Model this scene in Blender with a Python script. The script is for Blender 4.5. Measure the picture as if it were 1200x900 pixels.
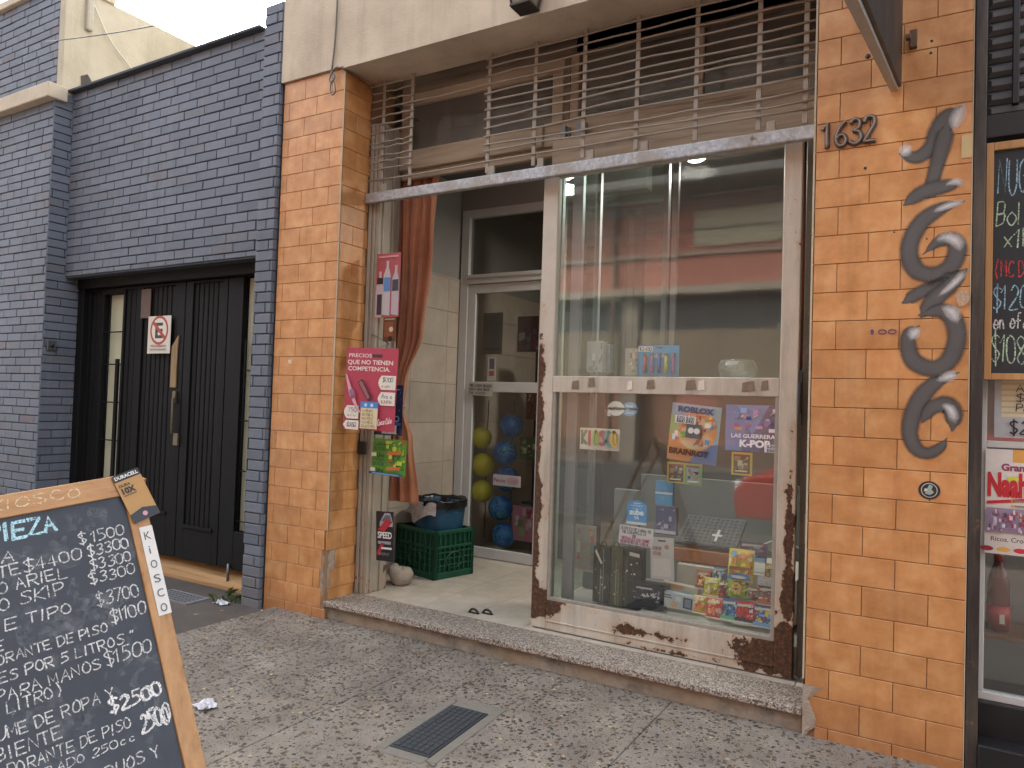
import bpy, bmesh, math, random
from mathutils import Vector, Matrix
random.seed(7)
S = bpy.context.scene
COL = S.collection
for o in list(bpy.data.objects): bpy.data.objects.remove(o)
rad = math.radians
# ---------------------------------------------------------------- camera
CAM = Vector((0, -3.72, 1.5))
RM = Matrix(((0.8602634338, 0.5088143437, 0.0324775005),
             (0.0138654357, 0.0403291040, -0.9990902427),
             (-0.5096612347, 0.8599311176, 0.0276387209)))      # rows: right, down, forward
FPX = 862.43
cd = bpy.data.cameras.new('camera'); cam = bpy.data.objects.new('camera', cd); COL.objects.link(cam)
r_, d_, f_ = RM[0], RM[1], RM[2]
cam.matrix_world = Matrix(((r_[0], -d_[0], -f_[0], CAM[0]), (r_[1], -d_[1], -f_[1], CAM[1]),
                           (r_[2], -d_[2], -f_[2], CAM[2]), (0, 0, 0, 1)))
cd.sensor_width = 36; cd.lens = 36 * FPX / 1200; cd.clip_end = 3000; cd.clip_start = 0.02
S.camera = cam
def ray(x, y): return RM.transposed() @ Vector(((x - 600) / FPX, (y - 450) / FPX, 1))
def PY(x, y, Y): d = ray(x, y); return CAM + d * ((Y - CAM[1]) / d[1])
def PZ(x, y, Z): d = ray(x, y); return CAM + d * ((Z - CAM[2]) / d[2])
# ---------------------------------------------------------------- light
SUN_EL, SUN_AZ = rad(36), math.atan2(-0.74, 0.67)     # azimuth measured from +Y towards +X
W = bpy.data.worlds.new('World'); S.world = W; W.use_nodes = True
wn = W.node_tree; bg = wn.nodes['Background']; bg.inputs[1].default_value = 0.15
sk = wn.nodes.new('ShaderNodeTexSky'); sk.sky_type = 'NISHITA'; sk.sun_disc = False
sk.sun_elevation = SUN_EL; sk.sun_rotation = SUN_AZ; sk.air_density = 1.0; sk.dust_density = 3.5; sk.ozone_density = 1.0
hs = wn.nodes.new('ShaderNodeHueSaturation'); hs.inputs['Saturation'].default_value = .30     # thin bright overcast: a whitish sky
wn.links.new(sk.outputs[0], hs.inputs['Color']); wn.links.new(hs.outputs[0], bg.inputs[0])
sl = bpy.data.lights.new('sun', 'SUN'); so = bpy.data.objects.new('sun', sl); COL.objects.link(so)
sl.energy = 0.9; sl.angle = rad(8); sl.color = (1, .93, .82)
sd = Vector((math.sin(SUN_AZ) * math.cos(SUN_EL), math.cos(SUN_AZ) * math.cos(SUN_EL), math.sin(SUN_EL)))
so.rotation_euler = sd.to_track_quat('Z', 'Y').to_euler()
S.view_settings.view_transform = 'Standard'; S.view_settings.look = 'None'
S.view_settings.gamma = 1; S.view_settings.use_curve_mapping = False
S.view_settings.exposure = 2.92
S.render.engine = 'CYCLES'
S.cycles.max_bounces = 10; S.cycles.transparent_max_bounces = 24; S.cycles.use_denoising = True
S.cycles.sample_clamp_indirect = 6

# ---------------------------------------------------------------- material helpers
def lin(c):
    if isinstance(c, str):
        c = c.lstrip('#'); c = [int(c[i:i + 2], 16) / 255 for i in (0, 2, 4)]
        return tuple(x / 12.92 if x <= .04045 else ((x + .055) / 1.055) ** 2.4 for x in c)
    return tuple(c)
class N:
    def __init__(s, name):
        s.m = bpy.data.materials.new(name); s.m.use_nodes = True; s.t = s.m.node_tree
        s.p = s.t.nodes['Principled BSDF']; s.out = s.t.nodes['Material Output']
        s.tc = s.t.nodes.new('ShaderNodeTexCoord'); s.geo = s.t.nodes.new('ShaderNodeNewGeometry')
        s.pos = s.geo.outputs['Position']; s.rnd = s.geo.outputs['Random Per Island']
    def put(s, sock, v):
        if isinstance(v, bpy.types.NodeSocket): s.t.links.new(v, sock)
        elif isinstance(v, (tuple, list)) and len(v) == 3 and sock.type == 'RGBA': sock.default_value = (*v, 1)
        else: sock.default_value = v
    def noise(s, scale, detail=4, rough=.55, vec=None, stretch=None, dist=0):
        n = s.t.nodes.new('ShaderNodeTexNoise'); n.inputs['Scale'].default_value = scale
        n.inputs['Detail'].default_value = detail; n.inputs['Roughness'].default_value = rough; n.inputs['Distortion'].default_value = dist
        v = vec or s.pos
        if stretch:
            mp = s.t.nodes.new('ShaderNodeMapping'); mp.inputs['Scale'].default_value = stretch
            s.t.links.new(v, mp.inputs[0]); v = mp.outputs[0]
        s.t.links.new(v, n.inputs['Vector']); return n.outputs['Fac']
    def vor(s, scale, feature='F1', vec=None, rnd=1):
        n = s.t.nodes.new('ShaderNodeTexVoronoi'); n.feature = feature; n.inputs['Scale'].default_value = scale
        n.inputs['Randomness'].default_value = rnd
        s.t.links.new(vec or s.pos, n.inputs['Vector']); return n
    def ramp(s, fac, stops, interp='LINEAR'):
        n = s.t.nodes.new('ShaderNodeValToRGB'); cr = n.color_ramp; cr.interpolation = interp
        while len(cr.elements) < len(stops): cr.elements.new(.5)
        for e, (p, c) in zip(cr.elements, stops):
            e.position = p; e.color = (c, c, c, 1) if isinstance(c, (int, float)) else (*lin(c), 1)
        s.put(n.inputs[0], fac); return n.outputs[0]
    def math(s, op, a, b=0.0, clamp=False):
        n = s.t.nodes.new('ShaderNodeMath'); n.operation = op; n.use_clamp = clamp
        s.put(n.inputs[0], a); s.put(n.inputs[1], b); return n.outputs[0]
    def mix(s, fac, a, b, mode='MIX'):
        n = s.t.nodes.new('ShaderNodeMix'); n.data_type = 'RGBA'; n.blend_type = mode
        s.put(n.inputs[0], fac); s.put(n.inputs[6], a if not isinstance(a, str) else lin(a)); s.put(n.inputs[7], b if not isinstance(b, str) else lin(b))
        return n.outputs[2]
    def xyz(s):
        n = s.t.nodes.new('ShaderNodeSeparateXYZ'); s.t.links.new(s.pos, n.inputs[0]); return n.outputs
    def bump(s, h, strength=.3, dist=.01):
        n = s.t.nodes.new('ShaderNodeBump'); n.inputs['Strength'].default_value = strength; n.inputs['Distance'].default_value = dist
        s.put(n.inputs['Height'], h); s.t.links.new(n.outputs[0], s.p.inputs['Normal'])
    def col(s, c): s.put(s.p.inputs['Base Color'], lin(c) if isinstance(c, str) else c)
    def rough(s, v): s.put(s.p.inputs['Roughness'], v)
    def set(s, **k):
        for a, v in k.items(): s.put(s.p.inputs[a.replace('_', ' ')], v)
MC = {}
def flat(c, rough=.5, var=.08, scale=30, bump=0.0, metal=0.0, name=None):
    """plain material whose colour wanders a little"""
    c = lin(c); key = (tuple(round(x, 4) for x in c), rough, var, scale, bump, metal)
    if key in MC: return MC[key]
    n = N(name or 'paint'); f = n.noise(scale, 5)
    n.col(n.mix(f, tuple(min(1, x * (1 - var * 2)) for x in c), tuple(min(1, x * (1 + var * 2)) for x in c)))
    n.rough(n.math('ADD', n.math('MULTIPLY', f, .25), rough - .12)); n.set(Metallic=metal)
    if bump: n.bump(n.noise(scale * 3, 6), bump, .004)
    MC[key] = n.m; return n.m
# ---------------------------------------------------------------- mesh builder (everything in world coordinates)
class B:
    def __init__(s, T=None): s.v = []; s.f = []; s.mi = []; s.uv = None; s.T = T; s.sm = set()
    def add(s, vs, fs, m=0, smooth=False):
        k = len(s.v)
        s.v += [tuple(s.T @ Vector(p)) if s.T is not None else tuple(p) for p in vs]
        for f in fs:
            if smooth: s.sm.add(len(s.f))
            s.f.append([i + k for i in f]); s.mi.append(m)
        return s
    def box(s, x0, x1, y0, y1, z0, z1, m=0):
        return s.add([(x0, y0, z0), (x1, y0, z0), (x1, y1, z0), (x0, y1, z0), (x0, y0, z1), (x1, y0, z1), (x1, y1, z1), (x0, y1, z1)],
                     [(0, 3, 2, 1), (4, 5, 6, 7), (0, 1, 5, 4), (1, 2, 6, 5), (2, 3, 7, 6), (3, 0, 4, 7)], m)
    def brick(s, o, U, V, Nn, u0, u1, v0, v1, d, c, m=0):
        """a block standing proud of a backing, its front edges chamfered by c"""
        o, U, V, Nn = map(Vector, (o, U, V, Nn)); P = lambda u, v, n: o + U * u + V * v + Nn * n
        vs = [P(u0, v0, -d), P(u1, v0, -d), P(u1, v1, -d), P(u0, v1, -d), P(u0, v0, -c), P(u1, v0, -c), P(u1, v1, -c), P(u0, v1, -c),
              P(u0 + c, v0 + c, 0), P(u1 - c, v0 + c, 0), P(u1 - c, v1 - c, 0), P(u0 + c, v1 - c, 0)]
        fs = [(8, 9, 10, 11)] + [(a, (a + 1) % 4, (a + 1) % 4 + 4, a + 4) for a in range(4)] + [(a + 4, (a + 1) % 4 + 4, (a + 1) % 4 + 8, a + 8) for a in range(4)]
        return s.add(vs, fs, m)
    def tube(s, pts, r, n=8, m=0, caps=True):
        pts = [Vector(p) for p in pts]; vs = []; fs = []; prev = None
        rr = r if isinstance(r, (list, tuple)) else [r] * len(pts)
        for i, p in enumerate(pts):
            t = (pts[min(i + 1, len(pts) - 1)] - pts[max(i - 1, 0)]).normalized()
            if prev is None: a = t.orthogonal().normalized()
            else: a = (prev - t * prev.dot(t)).normalized()
            prev = a; b = t.cross(a)
            vs += [p + (a * math.cos(k * 2 * math.pi / n) + b * math.sin(k * 2 * math.pi / n)) * rr[i] for k in range(n)]
        for i in range(len(pts) - 1):
            fs += [(i * n + k, i * n + (k + 1) % n, (i + 1) * n + (k + 1) % n, (i + 1) * n + k) for k in range(n)]
        if caps: fs += [tuple(range(n))[::-1], tuple((len(pts) - 1) * n + k for k in range(n))]
        return s.add(vs, fs, m, True)
    def lathe(s, prof, c, n=24, m=0, ax='z'):
        vs = []; fs = []
        for r, h in prof:
            for k in range(n):
                a = k * 2 * math.pi / n; p = (r * math.cos(a), r * math.sin(a), h)
                if ax == 'y': p = (p[0], h, p[1])
                if ax == 'x': p = (h, p[0], p[1])
                vs.append((c[0] + p[0], c[1] + p[1], c[2] + p[2]))
        for i in range(len(prof) - 1):
            fs += [(i * n + k, i * n + (k + 1) % n, (i + 1) * n + (k + 1) % n, (i + 1) * n + k) for k in range(n)]
        if prof[0][0] > 1e-5: fs.append(tuple(range(n))[::-1])
        if prof[-1][0] > 1e-5: fs.append(tuple((len(prof) - 1) * n + k for k in range(n)))
        return s.add(vs, fs, m, True)
    def ball(s, c, r, n=24, m=0, sq=(1, 1, 1)):
        vs = []; fs = []; h = n // 2
        for i in range(h + 1):
            t = math.pi * i / h
            for k in range(n):
                a = 2 * math.pi * k / n
                vs.append((c[0] + r * sq[0] * math.sin(t) * math.cos(a), c[1] + r * sq[1] * math.sin(t) * math.sin(a), c[2] + r * sq[2] * math.cos(t)))
        for i in range(h):
            fs += [(i * n + k, (i + 1) * n + k, (i + 1) * n + (k + 1) % n, i * n + (k + 1) % n) for k in range(n)]
        return s.add(vs, fs, m, True)
    def prism(s, poly, n, m=0, mside=None):
        """polygon in 3D thickened by the vector n"""
        poly = [Vector(p) for p in poly]; n = Vector(n); k = len(poly)
        s.add(poly + [p + n for p in poly], [tuple(range(k))[::-1], tuple(range(k, 2 * k))], m)
        return s.add(poly + [p + n for p in poly], [(i, (i + 1) % k, (i + 1) % k + k, i + k) for i in range(k)], m if mside is None else mside)
OBW = {}
def obj(name, b, mats, parent=None, bevel=0, origin=None):
    if not isinstance(mats, (list, tuple)): mats = [mats]
    if origin is None:
        xs, ys, zs = zip(*b.v); origin = ((min(xs) + max(xs)) / 2, (min(ys) + max(ys)) / 2, min(zs))
    me = bpy.data.meshes.new(name); origin = Vector(origin)
    me.from_pydata([Vector(p) - origin for p in b.v], [], b.f); 
    for m in mats: me.materials.append(m)
    me.polygons.foreach_set('material_index', b.mi)
    me.polygons.foreach_set('use_smooth', [i in b.sm for i in range(len(b.f))])
    if b.uv: 
        ul = me.uv_layers.new(name='UVMap')
        for p in me.polygons:
            for li in p.loop_indices: ul.data[li].uv = b.uv[me.loops[li].vertex_index]
    me.update()
    o = bpy.data.objects.new(name, me); COL.objects.link(o)
    OBW[o.name] = origin
    o.location = origin - (OBW[parent.name] if parent else Vector())
    if parent: o.parent = parent
    if bevel:
        md = o.modifiers.new('bevel', 'BEVEL'); md.width = bevel; md.segments = 2; md.limit_method = 'ANGLE'
    return o
def tag(o, label, cat, group=None):
    o['label'] = label; o['category'] = cat; o['kind'] = 'thing'
    if group: o['group'] = group
    return o
def thing(name, loc, label, cat, group=None):
    o = bpy.data.objects.new(name, None); COL.objects.link(o); o.location = loc; o.empty_display_size = .1
    OBW[o.name] = Vector(loc); return tag(o, label, cat, group)
def struct(name, b, m, bevel=0): 
    o = obj(name, b, m, None, bevel, (0, 0, 0)); o['kind'] = 'structure'; return o

# ---------------------------------------------------------------- lettering
_TXT = {}
def text_geo(s, bold=0.0):
    if (s, bold) in _TXT: return _TXT[(s, bold)]
    c = bpy.data.curves.new('t', 'FONT'); c.body = s; c.size = 1; c.offset = bold; c.resolution_u = 3
    o = bpy.data.objects.new('t', c); COL.objects.link(o); bpy.context.view_layer.update()
    me = bpy.data.meshes.new_from_object(o.evaluated_get(bpy.context.evaluated_depsgraph_get()))
    v = [tuple(p.co) for p in me.vertices]; f = [tuple(p.vertices) for p in me.polygons]
    bpy.data.objects.remove(o); bpy.data.meshes.remove(me); bpy.data.curves.remove(c)
    xs = [p[0] for p in v] or [0]; ys = [p[1] for p in v] or [0]
    x0 = min(xs); v = [(p[0] - x0, p[1]) for p in v]; _TXT[(s, bold)] = (v, f, max(xs) - x0, max(ys)); return _TXT[(s, bold)]
# a hand-drawn stroke alphabet: points on a 0..6 by 0..10 grid (a = 10), '~' = curved stroke
G = {'A': '003a60|1454', 'B': '000a|~0a4a584505|~055552410 0', 'C': '~68593a170313205061', 'D': '000a|~0a4a67632000', 'E': '0a00|0a6a|0555|0060',
     'F': '000a6a|0555', 'G': '~69 4a 18 04 11 30 52 55|3565', 'H': '000a|606a|0565', 'I': '303a', 'J': '~6a6230 1 0 03', 'K': '000a|6a0460', 'L': '0a0060',
     'M': '000a336a60', 'N': '000a606a', 'O': '~3a 18 04 11 30 51 64 58 3a', 'P': '000a|~0a5a674504', 'Q': '~3a1703103063673a|4260', 'R': '000a|~0a5a674505|2560',
     'S': '~69 4a 19 17 45 63 51 20 01', 'T': '303a|0a6a', 'U': '~0a 03 20 40 63 6a', 'V': '0a306a', 'W': '0a1035506a', 'X': '006a|0a60', 'Y': '0a356a|3530',
     'Z': '0a6a0060', '0': '~3a0802 30 6268 3a', '1': '073a30', '2': '~18 3a 68 55 0060', '3': '~19 4a 68 35|~35 64 51 20 01', '4': '4 04a 0363', '5': '6a1a16|~16 46 63 41 00',
     '6': '~5a 26 03 20 41 64 46 04', '7': '0a6a20', '8': '~35 08 3a 68 35 02 30 62 35', '9': '~65 35 17 3a 68 66 30', '$': '~69 3a 08 35 63 30 01|3b3f', '.': '3031',
     ',': '313f', '-': '1555', '(': '~4b 26 23 4e', ')': '~2b 46 43 2e', '"': '2a18|4a38', '/': '006b', 'o': '~36 04 02 30 62 64 36', 'l': '2a20', 'e': '~03 63 55 36 13 11 40 62',
     'n': '0006|~03 26 45 50', 'f': '~5a 3a 27 20|0555', 'i': '3036|3839', 'x': '0056|0650', 'h': '000a|~03 36 55 50', 'k': '000a|5603 50', 'c': '~55 36 14 11 30 51', 'a': '~55 25 02 20 53|5650', 'r': '0006|~03 36 56', 't': '393 0 50|1646', 's': '~55 36 14 42 30 01', 'u': '~06 01 30 52|5650', '%': '006a|0a19|6051'}
_GP = {}
def glyph(ch):
    if ch in _GP: return _GP[ch]
    out = []
    for st in G.get(ch, '').split('|'):
        cv = st.startswith('~'); st = st.lstrip('~').replace(' ', '')
        p = []
        for i in range(0, len(st) - 1, 2):
            y = int(st[i + 1], 16); y = -1.5 if y == 15 else (-1.0 if y == 14 else (11.5 if y == 11 else y))
            p.append((int(st[i], 16) / 10, y / 10))
        if cv and len(p) > 2:
            q = [p[0]] + p + [p[-1]]; r = []
            for i in range(1, len(q) - 2):
                for k in range(5):
                    t = k / 5; a, b, c, d = q[i - 1:i + 3]
                    r.append(tuple(.5 * (2 * b[j] + (c[j] - a[j]) * t + (2 * a[j] - 5 * b[j] + 4 * c[j] - d[j]) * t * t + (3 * b[j] - a[j] - 3 * c[j] + d[j]) * t ** 3) for j in (0, 1)))
            p = r + [p[-1]]
        if len(p) > 1: out.append(p)
    _GP[ch] = out; return out
HN = [0]
def ribbon(b, pts, hw, P, m, layer):
    """flat stroke; P(x, y, n) maps the sheet's plane into the world"""
    L = []; R_ = []
    for i, p in enumerate(pts):
        a = Vector(pts[max(i - 1, 0)]); c = Vector(pts[min(i + 1, len(pts) - 1)]); t = (c - a)
        t = t.normalized() if t.length > 1e-9 else Vector((1, 0)); nn = Vector((-t[1], t[0])) * hw * random.uniform(.8, 1.15)
        e = t * (hw * .6 if i == len(pts) - 1 else (-hw * .6 if i == 0 else 0))
        L.append(P(p[0] + nn[0] + e[0], p[1] + nn[1] + e[1], layer)); R_.append(P(p[0] - nn[0] + e[0], p[1] - nn[1] + e[1], layer))
    k = len(pts); b.add(L + R_, [(i, k + i, k + i + 1, i + 1) for i in range(k - 1)], m)
def hand(b, s, x, y, h, P, m, hw=None, width=None, slope=0.0, jit=.06, n0=.0004):
    hw = hw or h * .07; adv = .62 + .2
    tot = sum(.4 if c in ' .,1Iil' else adv for c in s) * h; kx = (width / tot) if width else 1.0
    cx = 0
    for c in s:
        a = .4 if c in ' .,1Iil' else adv
        sc = random.uniform(1 - jit, 1 + jit); dy = random.uniform(-jit, jit) * h; sh = random.uniform(-.08, .12)
        off = -.18 if c in '1Iil.,' else .08
        for st in glyph(c):
            HN[0] += 1
            pts = [(x + (cx + (px + off + sh * py) * h * sc) * kx, y + dy + slope * cx * kx + py * h * sc) for px, py in st]
            ribbon(b, pts, hw, P, m, n0 + (HN[0] % 9) * .00012)
        cx += a * h
class Sheet:
    """printed flat thing: backing board plus printed layers, one mesh"""
    def __init__(s, o, U, V, w, h, base, th=.004, rough=.45):
        s.o, s.U, s.V = Vector(o), Vector(U).normalized(), Vector(V).normalized(); s.Nn = s.U.cross(s.V)
        s.w, s.h = w, h; s.b = B(); s.mats = []; s.rough = rough; s.k = 0
        m = s.m(base); P = s.P
        s.b.add([P(0, 0, 0), P(w, 0, 0), P(w, h, 0), P(0, h, 0), P(0, 0, -th), P(w, 0, -th), P(w, h, -th), P(0, h, -th)],
                [(0, 1, 2, 3), (4, 7, 6, 5), (0, 4, 5, 1), (1, 5, 6, 2), (2, 6, 7, 3), (3, 7, 4, 0)], m)
    def P(s, x, y, n=0): return s.o + s.U * x + s.V * y + s.Nn * n
    def m(s, c):
        mt = c if isinstance(c, bpy.types.Material) else flat(c, s.rough, .05, 40, name='print')
        if mt not in s.mats: s.mats.append(mt)
        return s.mats.index(mt)
    def lay(s): s.k += 1; return .0005 * s.k
    def rect(s, x0, y0, x1, y1, c): return s.poly([(x0, y0), (x1, y0), (x1, y1), (x0, y1)], c)
    def poly(s, pts, c):
        n = s.lay(); s.b.add([s.P(x * s.w, y * s.h, n) for x, y in pts], [tuple(range(len(pts)))], s.m(c)); return s
    def disc(s, x, y, r, c, ry=None, k=20):
        n = s.lay(); ry = ry or r
        s.b.add([s.P(x * s.w + r * s.w * math.cos(i * 2 * math.pi / k), y * s.h + ry * s.w * math.sin(i * 2 * math.pi / k), n) for i in range(k)], [tuple(range(k))], s.m(c)); return s
    def text(s, t, x, y, w, c, bold=.0, h=None, ang=0.0):
        v, f, tw, th = text_geo(t, bold); n = s.lay(); kx = w * s.w / tw; ky = (h * s.h / max(th, .01)) if h else kx
        ca, sa = math.cos(ang), math.sin(ang)
        s.b.add([s.P(x * s.w + p[0] * kx * ca - p[1] * ky * sa, y * s.h + p[0] * kx * sa + p[1] * ky * ca, n) for p in v], f, s.m(c)); return s
    def hand(s, t, x, y, w, h, c, hw=None, slope=0):
        n = s.lay(); s.k += 2; hand(s.b, t, x * s.w, y * s.h, h * s.h, s.P, s.m(c), hw, w * s.w, slope, n0=n); return s
    def scrawl(s, x0, y0, x1, y1, c, rows=3):
        """lines of small writing too small to read in the photograph"""
        for i in range(rows):
            y = y1 - (i + .8) * (y1 - y0) / rows
            t = ''.join(random.choice('NMUECOARSTLI ') for _ in range(random.randint(7, 11)))
            s.hand(t, x0, y, (x1 - x0) * random.uniform(.75, 1), (y1 - y0) / rows * .6, c)
        return s
    def end(s, name, label=None, cat=None, group=None, parent=None):
        o = obj(name, s.b, s.mats, parent)
        if label: tag(o, label, cat, group)
        return o
def sheet_px(x0, y0, x1, y1, Y, base, th=.004, rough=.45, tilt=0.0):
    """a sheet facing the street whose corners stand at these photo positions on the plane at depth Y"""
    a = PY(x0, y0, Y); b = PY(x1, y1, Y); w = b[0] - a[0]; h = a[2] - b[2]
    return Sheet((a[0], Y, b[2]), (math.cos(tilt), 0, math.sin(tilt)), (-math.sin(tilt), 0, math.cos(tilt)), w, h, base, th, rough)

# ================================================================ materials of the place
def m_tile(name, base, dark, light, gloss=.32):
    n = N(name); v = n.noise(9, 6, .6); v2 = n.noise(2.2, 3); fine = n.noise(70, 3)
    c = n.ramp(v, [(.25, dark), (.5, base), (.78, light)])
    isl = n.ramp(n.rnd, [(0, .88), (.5, 1.0), (1, 1.08)])
    c = n.mix(1, c, isl, 'MULTIPLY')
    z = n.xyz()[2]
    low = n.math('SUBTRACT', 1.0, n.math('DIVIDE', n.math('ADD', z, n.math('MULTIPLY', n.noise(3, 6), .35)), .42), True)
    c = n.mix(n.math('MULTIPLY', low, .85), c, lin('#86573a'))
    sp = n.ramp(n.noise(38, 2, .5), [(.72, 0.0), (.76, 1.0)])
    c = n.mix(n.math('MULTIPLY', sp, .18), c, lin('#5a3a26'))
    run = n.ramp(n.noise(1, 5, .6, stretch=(14, 14, .7)), [(.52, 0.0), (.72, 1.0)])
    c = n.mix(n.math('MULTIPLY', run, .25), c, lin('#8a5a36'))
    n.col(c); n.rough(n.math('ADD', n.math('MULTIPLY', v, .3), gloss - .1))
    n.bump(n.math('ADD', v2, n.math('MULTIPLY', fine, .25)), .25, .004); return n.m
M_TILE = m_tile('orange glazed tile', '#bc8552', '#a4703f', '#cea06c')
def m_mortar(name, c, sc=30, b=.6, v=.2):
    n = N(name); f = n.noise(sc, 8, .65); g = n.noise(sc * .12, 3)
    n.col(n.mix(n.math('MULTIPLY', n.math('ADD', f, g), .5), tuple(x * (1 - v) for x in lin(c)), tuple(min(1, x * (1 + v)) for x in lin(c)))); n.rough(.92)
    n.bump(f, b, .012); return n.m
M_GROUT = m_mortar('brown grout', '#8b6d50', 60, .3)
M_MORTAR = m_mortar('broken mortar', '#9b8d7c', 35, 1.0, .35)
def m_plaster():
    n = N('cream plaster'); f = n.noise(60, 8, .6); g = n.noise(1.6, 5, .6); st = n.noise(1, 6, .65, stretch=(9, 9, .8))
    c = n.ramp(g, [(.3, '#a99b86'), (.6, '#c4b7a1'), (.8, '#cfc4b0')])
    c = n.mix(n.math('MULTIPLY', n.ramp(st, [(.5, 0.0), (.75, 1.0)]), .35), c, lin('#8b7f6e'))
    n.col(c); n.rough(.9); n.bump(f, .5, .006); return n.m
M_PLASTER = m_plaster()
def m_brick():
    n = N('slate painted brick'); f = n.noise(25, 7, .65); g = n.noise(3, 4)
    c = n.ramp(n.rnd, [(0, '#5a616b'), (.4, '#646c77'), (.8, '#6b727d'), (.97, '#67696f'), (1, '#675d62')])
    c = n.mix(n.math('MULTIPLY', f, .5), c, lin('#535963'))
    chip = n.ramp(n.noise(14, 6, .7), [(.74, 0.0), (.78, 1.0)])
    c = n.mix(n.math('MULTIPLY', chip, .5), c, lin('#7d5f57'))
    fade = n.ramp(n.noise(.7, 5, .6), [(.3, .84), (.7, 1.12)]); c = n.mix(1, c, fade, 'MULTIPLY')
    drip = n.ramp(n.noise(1, 6, .65, stretch=(8, 8, .5)), [(.52, 0.0), (.74, 1.0)]); c = n.mix(n.math('MULTIPLY', drip, .4), c, lin('#7d8086'))
    Z = n.xyz()[2]; low = n.math('SUBTRACT', 1.0, n.math('DIVIDE', n.math('ADD', Z, n.math('MULTIPLY', n.noise(4, 6), .5)), .75), True); c = n.mix(n.math('MULTIPLY', low, .6), c, lin('#6f665c'))
    n.col(c); n.rough(.72); n.bump(n.math('ADD', f, g), .5, .006); return n.m
M_BRICK = m_brick()
M_BRICKJ = m_mortar('painted brick joint', '#43484f', 40, .5)
def m_granite():
    n = N('speckled granite'); v = n.vor(150); 
    c = n.ramp(v.outputs['Color'], [(0, '#2f2b29'), (.3, '#6f655c'), (.5, '#a3978a'), (.72, '#c0b5a6'), (.9, '#7d6655')], 'CONSTANT')
    d = n.noise(3, 5); c = n.mix(n.math('MULTIPLY', d, .4), c, lin('#746a60'))
    n.col(c); n.rough(.45); return n.m
M_GRANITE = m_granite()
def m_pebble():
    n = N('pebbled concrete paving')
    warp = n.t.nodes.new('ShaderNodeVectorMath'); warp.operation = 'ADD'
    nz = n.t.nodes.new('ShaderNodeTexNoise'); nz.inputs['Scale'].default_value = 35; n.t.links.new(n.pos, nz.inputs['Vector'])
    sc = n.t.nodes.new('ShaderNodeVectorMath'); sc.operation = 'SCALE'; sc.inputs['Scale'].default_value = .012
    n.t.links.new(nz.outputs['Color'], sc.inputs[0]); n.t.links.new(n.pos, warp.inputs[0]); n.t.links.new(sc.outputs[0], warp.inputs[1])
    sq = n.t.nodes.new('ShaderNodeMapping'); sq.inputs['Scale'].default_value = (1, 1, .0); n.t.links.new(warp.outputs[0], sq.inputs[0])
    v = n.vor(42, vec=sq.outputs[0]); v2 = n.vor(96, vec=sq.outputs[0])
    sepc = n.t.nodes.new('ShaderNodeSeparateColor'); n.t.links.new(v.outputs['Color'], sepc.inputs[0])
    sepd = n.t.nodes.new('ShaderNodeSeparateColor'); n.t.links.new(v2.outputs['Color'], sepd.inputs[0])
    worn = n.noise(1.3, 5, .6)
    size = n.math('ADD', n.math('MULTIPLY', sepc.outputs[0], .26), .26)
    peb = n.math('MULTIPLY', n.math('SUBTRACT', size, v.outputs['Distance']), 14, True)
    have = n.math('GREATER_THAN', n.math('ADD', sepc.outputs[1], n.math('MULTIPLY', worn, 2.6)), 1.38)
    peb = n.math('MULTIPLY', peb, have)
    peb2 = n.math('MULTIPLY', n.math('MULTIPLY', n.math('SUBTRACT', .33, v2.outputs['Distance']), 12, True), n.math('GREATER_THAN', sepd.outputs[1], .55))
    cp = n.ramp(sepc.outputs[2], [(0, '#2f2c2b'), (.18, '#4a3c31'), (.36, '#3d3a39'), (.5, '#5c4938'), (.64, '#474341'), (.78, '#6d573f'), (.88, '#52463b'), (.945, '#927a56'), (.98, '#bba981')], 'CONSTANT')
    cp = n.mix(.35, cp, n.ramp(n.noise(120, 3), [(.3, '#2f2a26'), (.7, '#6d6052')]))
    cp2 = n.ramp(sepd.outputs[2], [(0, '#3f3a36'), (.4, '#5d5145'), (.7, '#7a6c5a'), (.9, '#4a443f')], 'CONSTANT')
    base = n.ramp(n.noise(3.5, 7, .65), [(.25, '#595046'), (.5, '#7b7165'), (.75, '#958b7d')])
    grit = n.noise(160, 4, .7); base = n.mix(n.math('MULTIPLY', grit, .45), base, lin('#6a635c'))
    c = n.mix(peb2, base, cp2); c = n.mix(peb, c, cp)
    st = n.ramp(n.noise(.9, 6, .62), [(.48, 0.0), (.7, 1.0)]); c = n.mix(n.math('MULTIPLY', st, .62), c, lin('#4a4138'))
    n.col(c); n.rough(n.math('SUBTRACT', .9, n.math('MULTIPLY', peb, .42)))
    n.bump(n.math('ADD', n.math('ADD', peb, n.math('MULTIPLY', peb2, .5)), n.math('MULTIPLY', grit, .35)), .75, .007); return n.m
M_PEBBLE = m_pebble()
M_CEMENT = m_mortar('grey cement', '#6f695f', 26, .45, .3)
def m_riser():
    n = N('stained cement riser'); f = n.noise(9, 8, .68); g = n.noise(2.2, 4); h = n.noise(70, 4)
    c = n.ramp(f, [(.28, '#544d46'), (.45, '#7f766a'), (.62, '#968b7c'), (.8, '#a99a80')])
    n.col(n.mix(n.math('MULTIPLY', n.ramp(g, [(.45, 0.0), (.6, 1.0)]), .35), c, lin('#9a7d58'))); n.rough(.9); n.bump(n.math('ADD', f, n.math('MULTIPLY', h, .3)), .6, .01); return n.m
M_RISER = m_riser()
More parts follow.
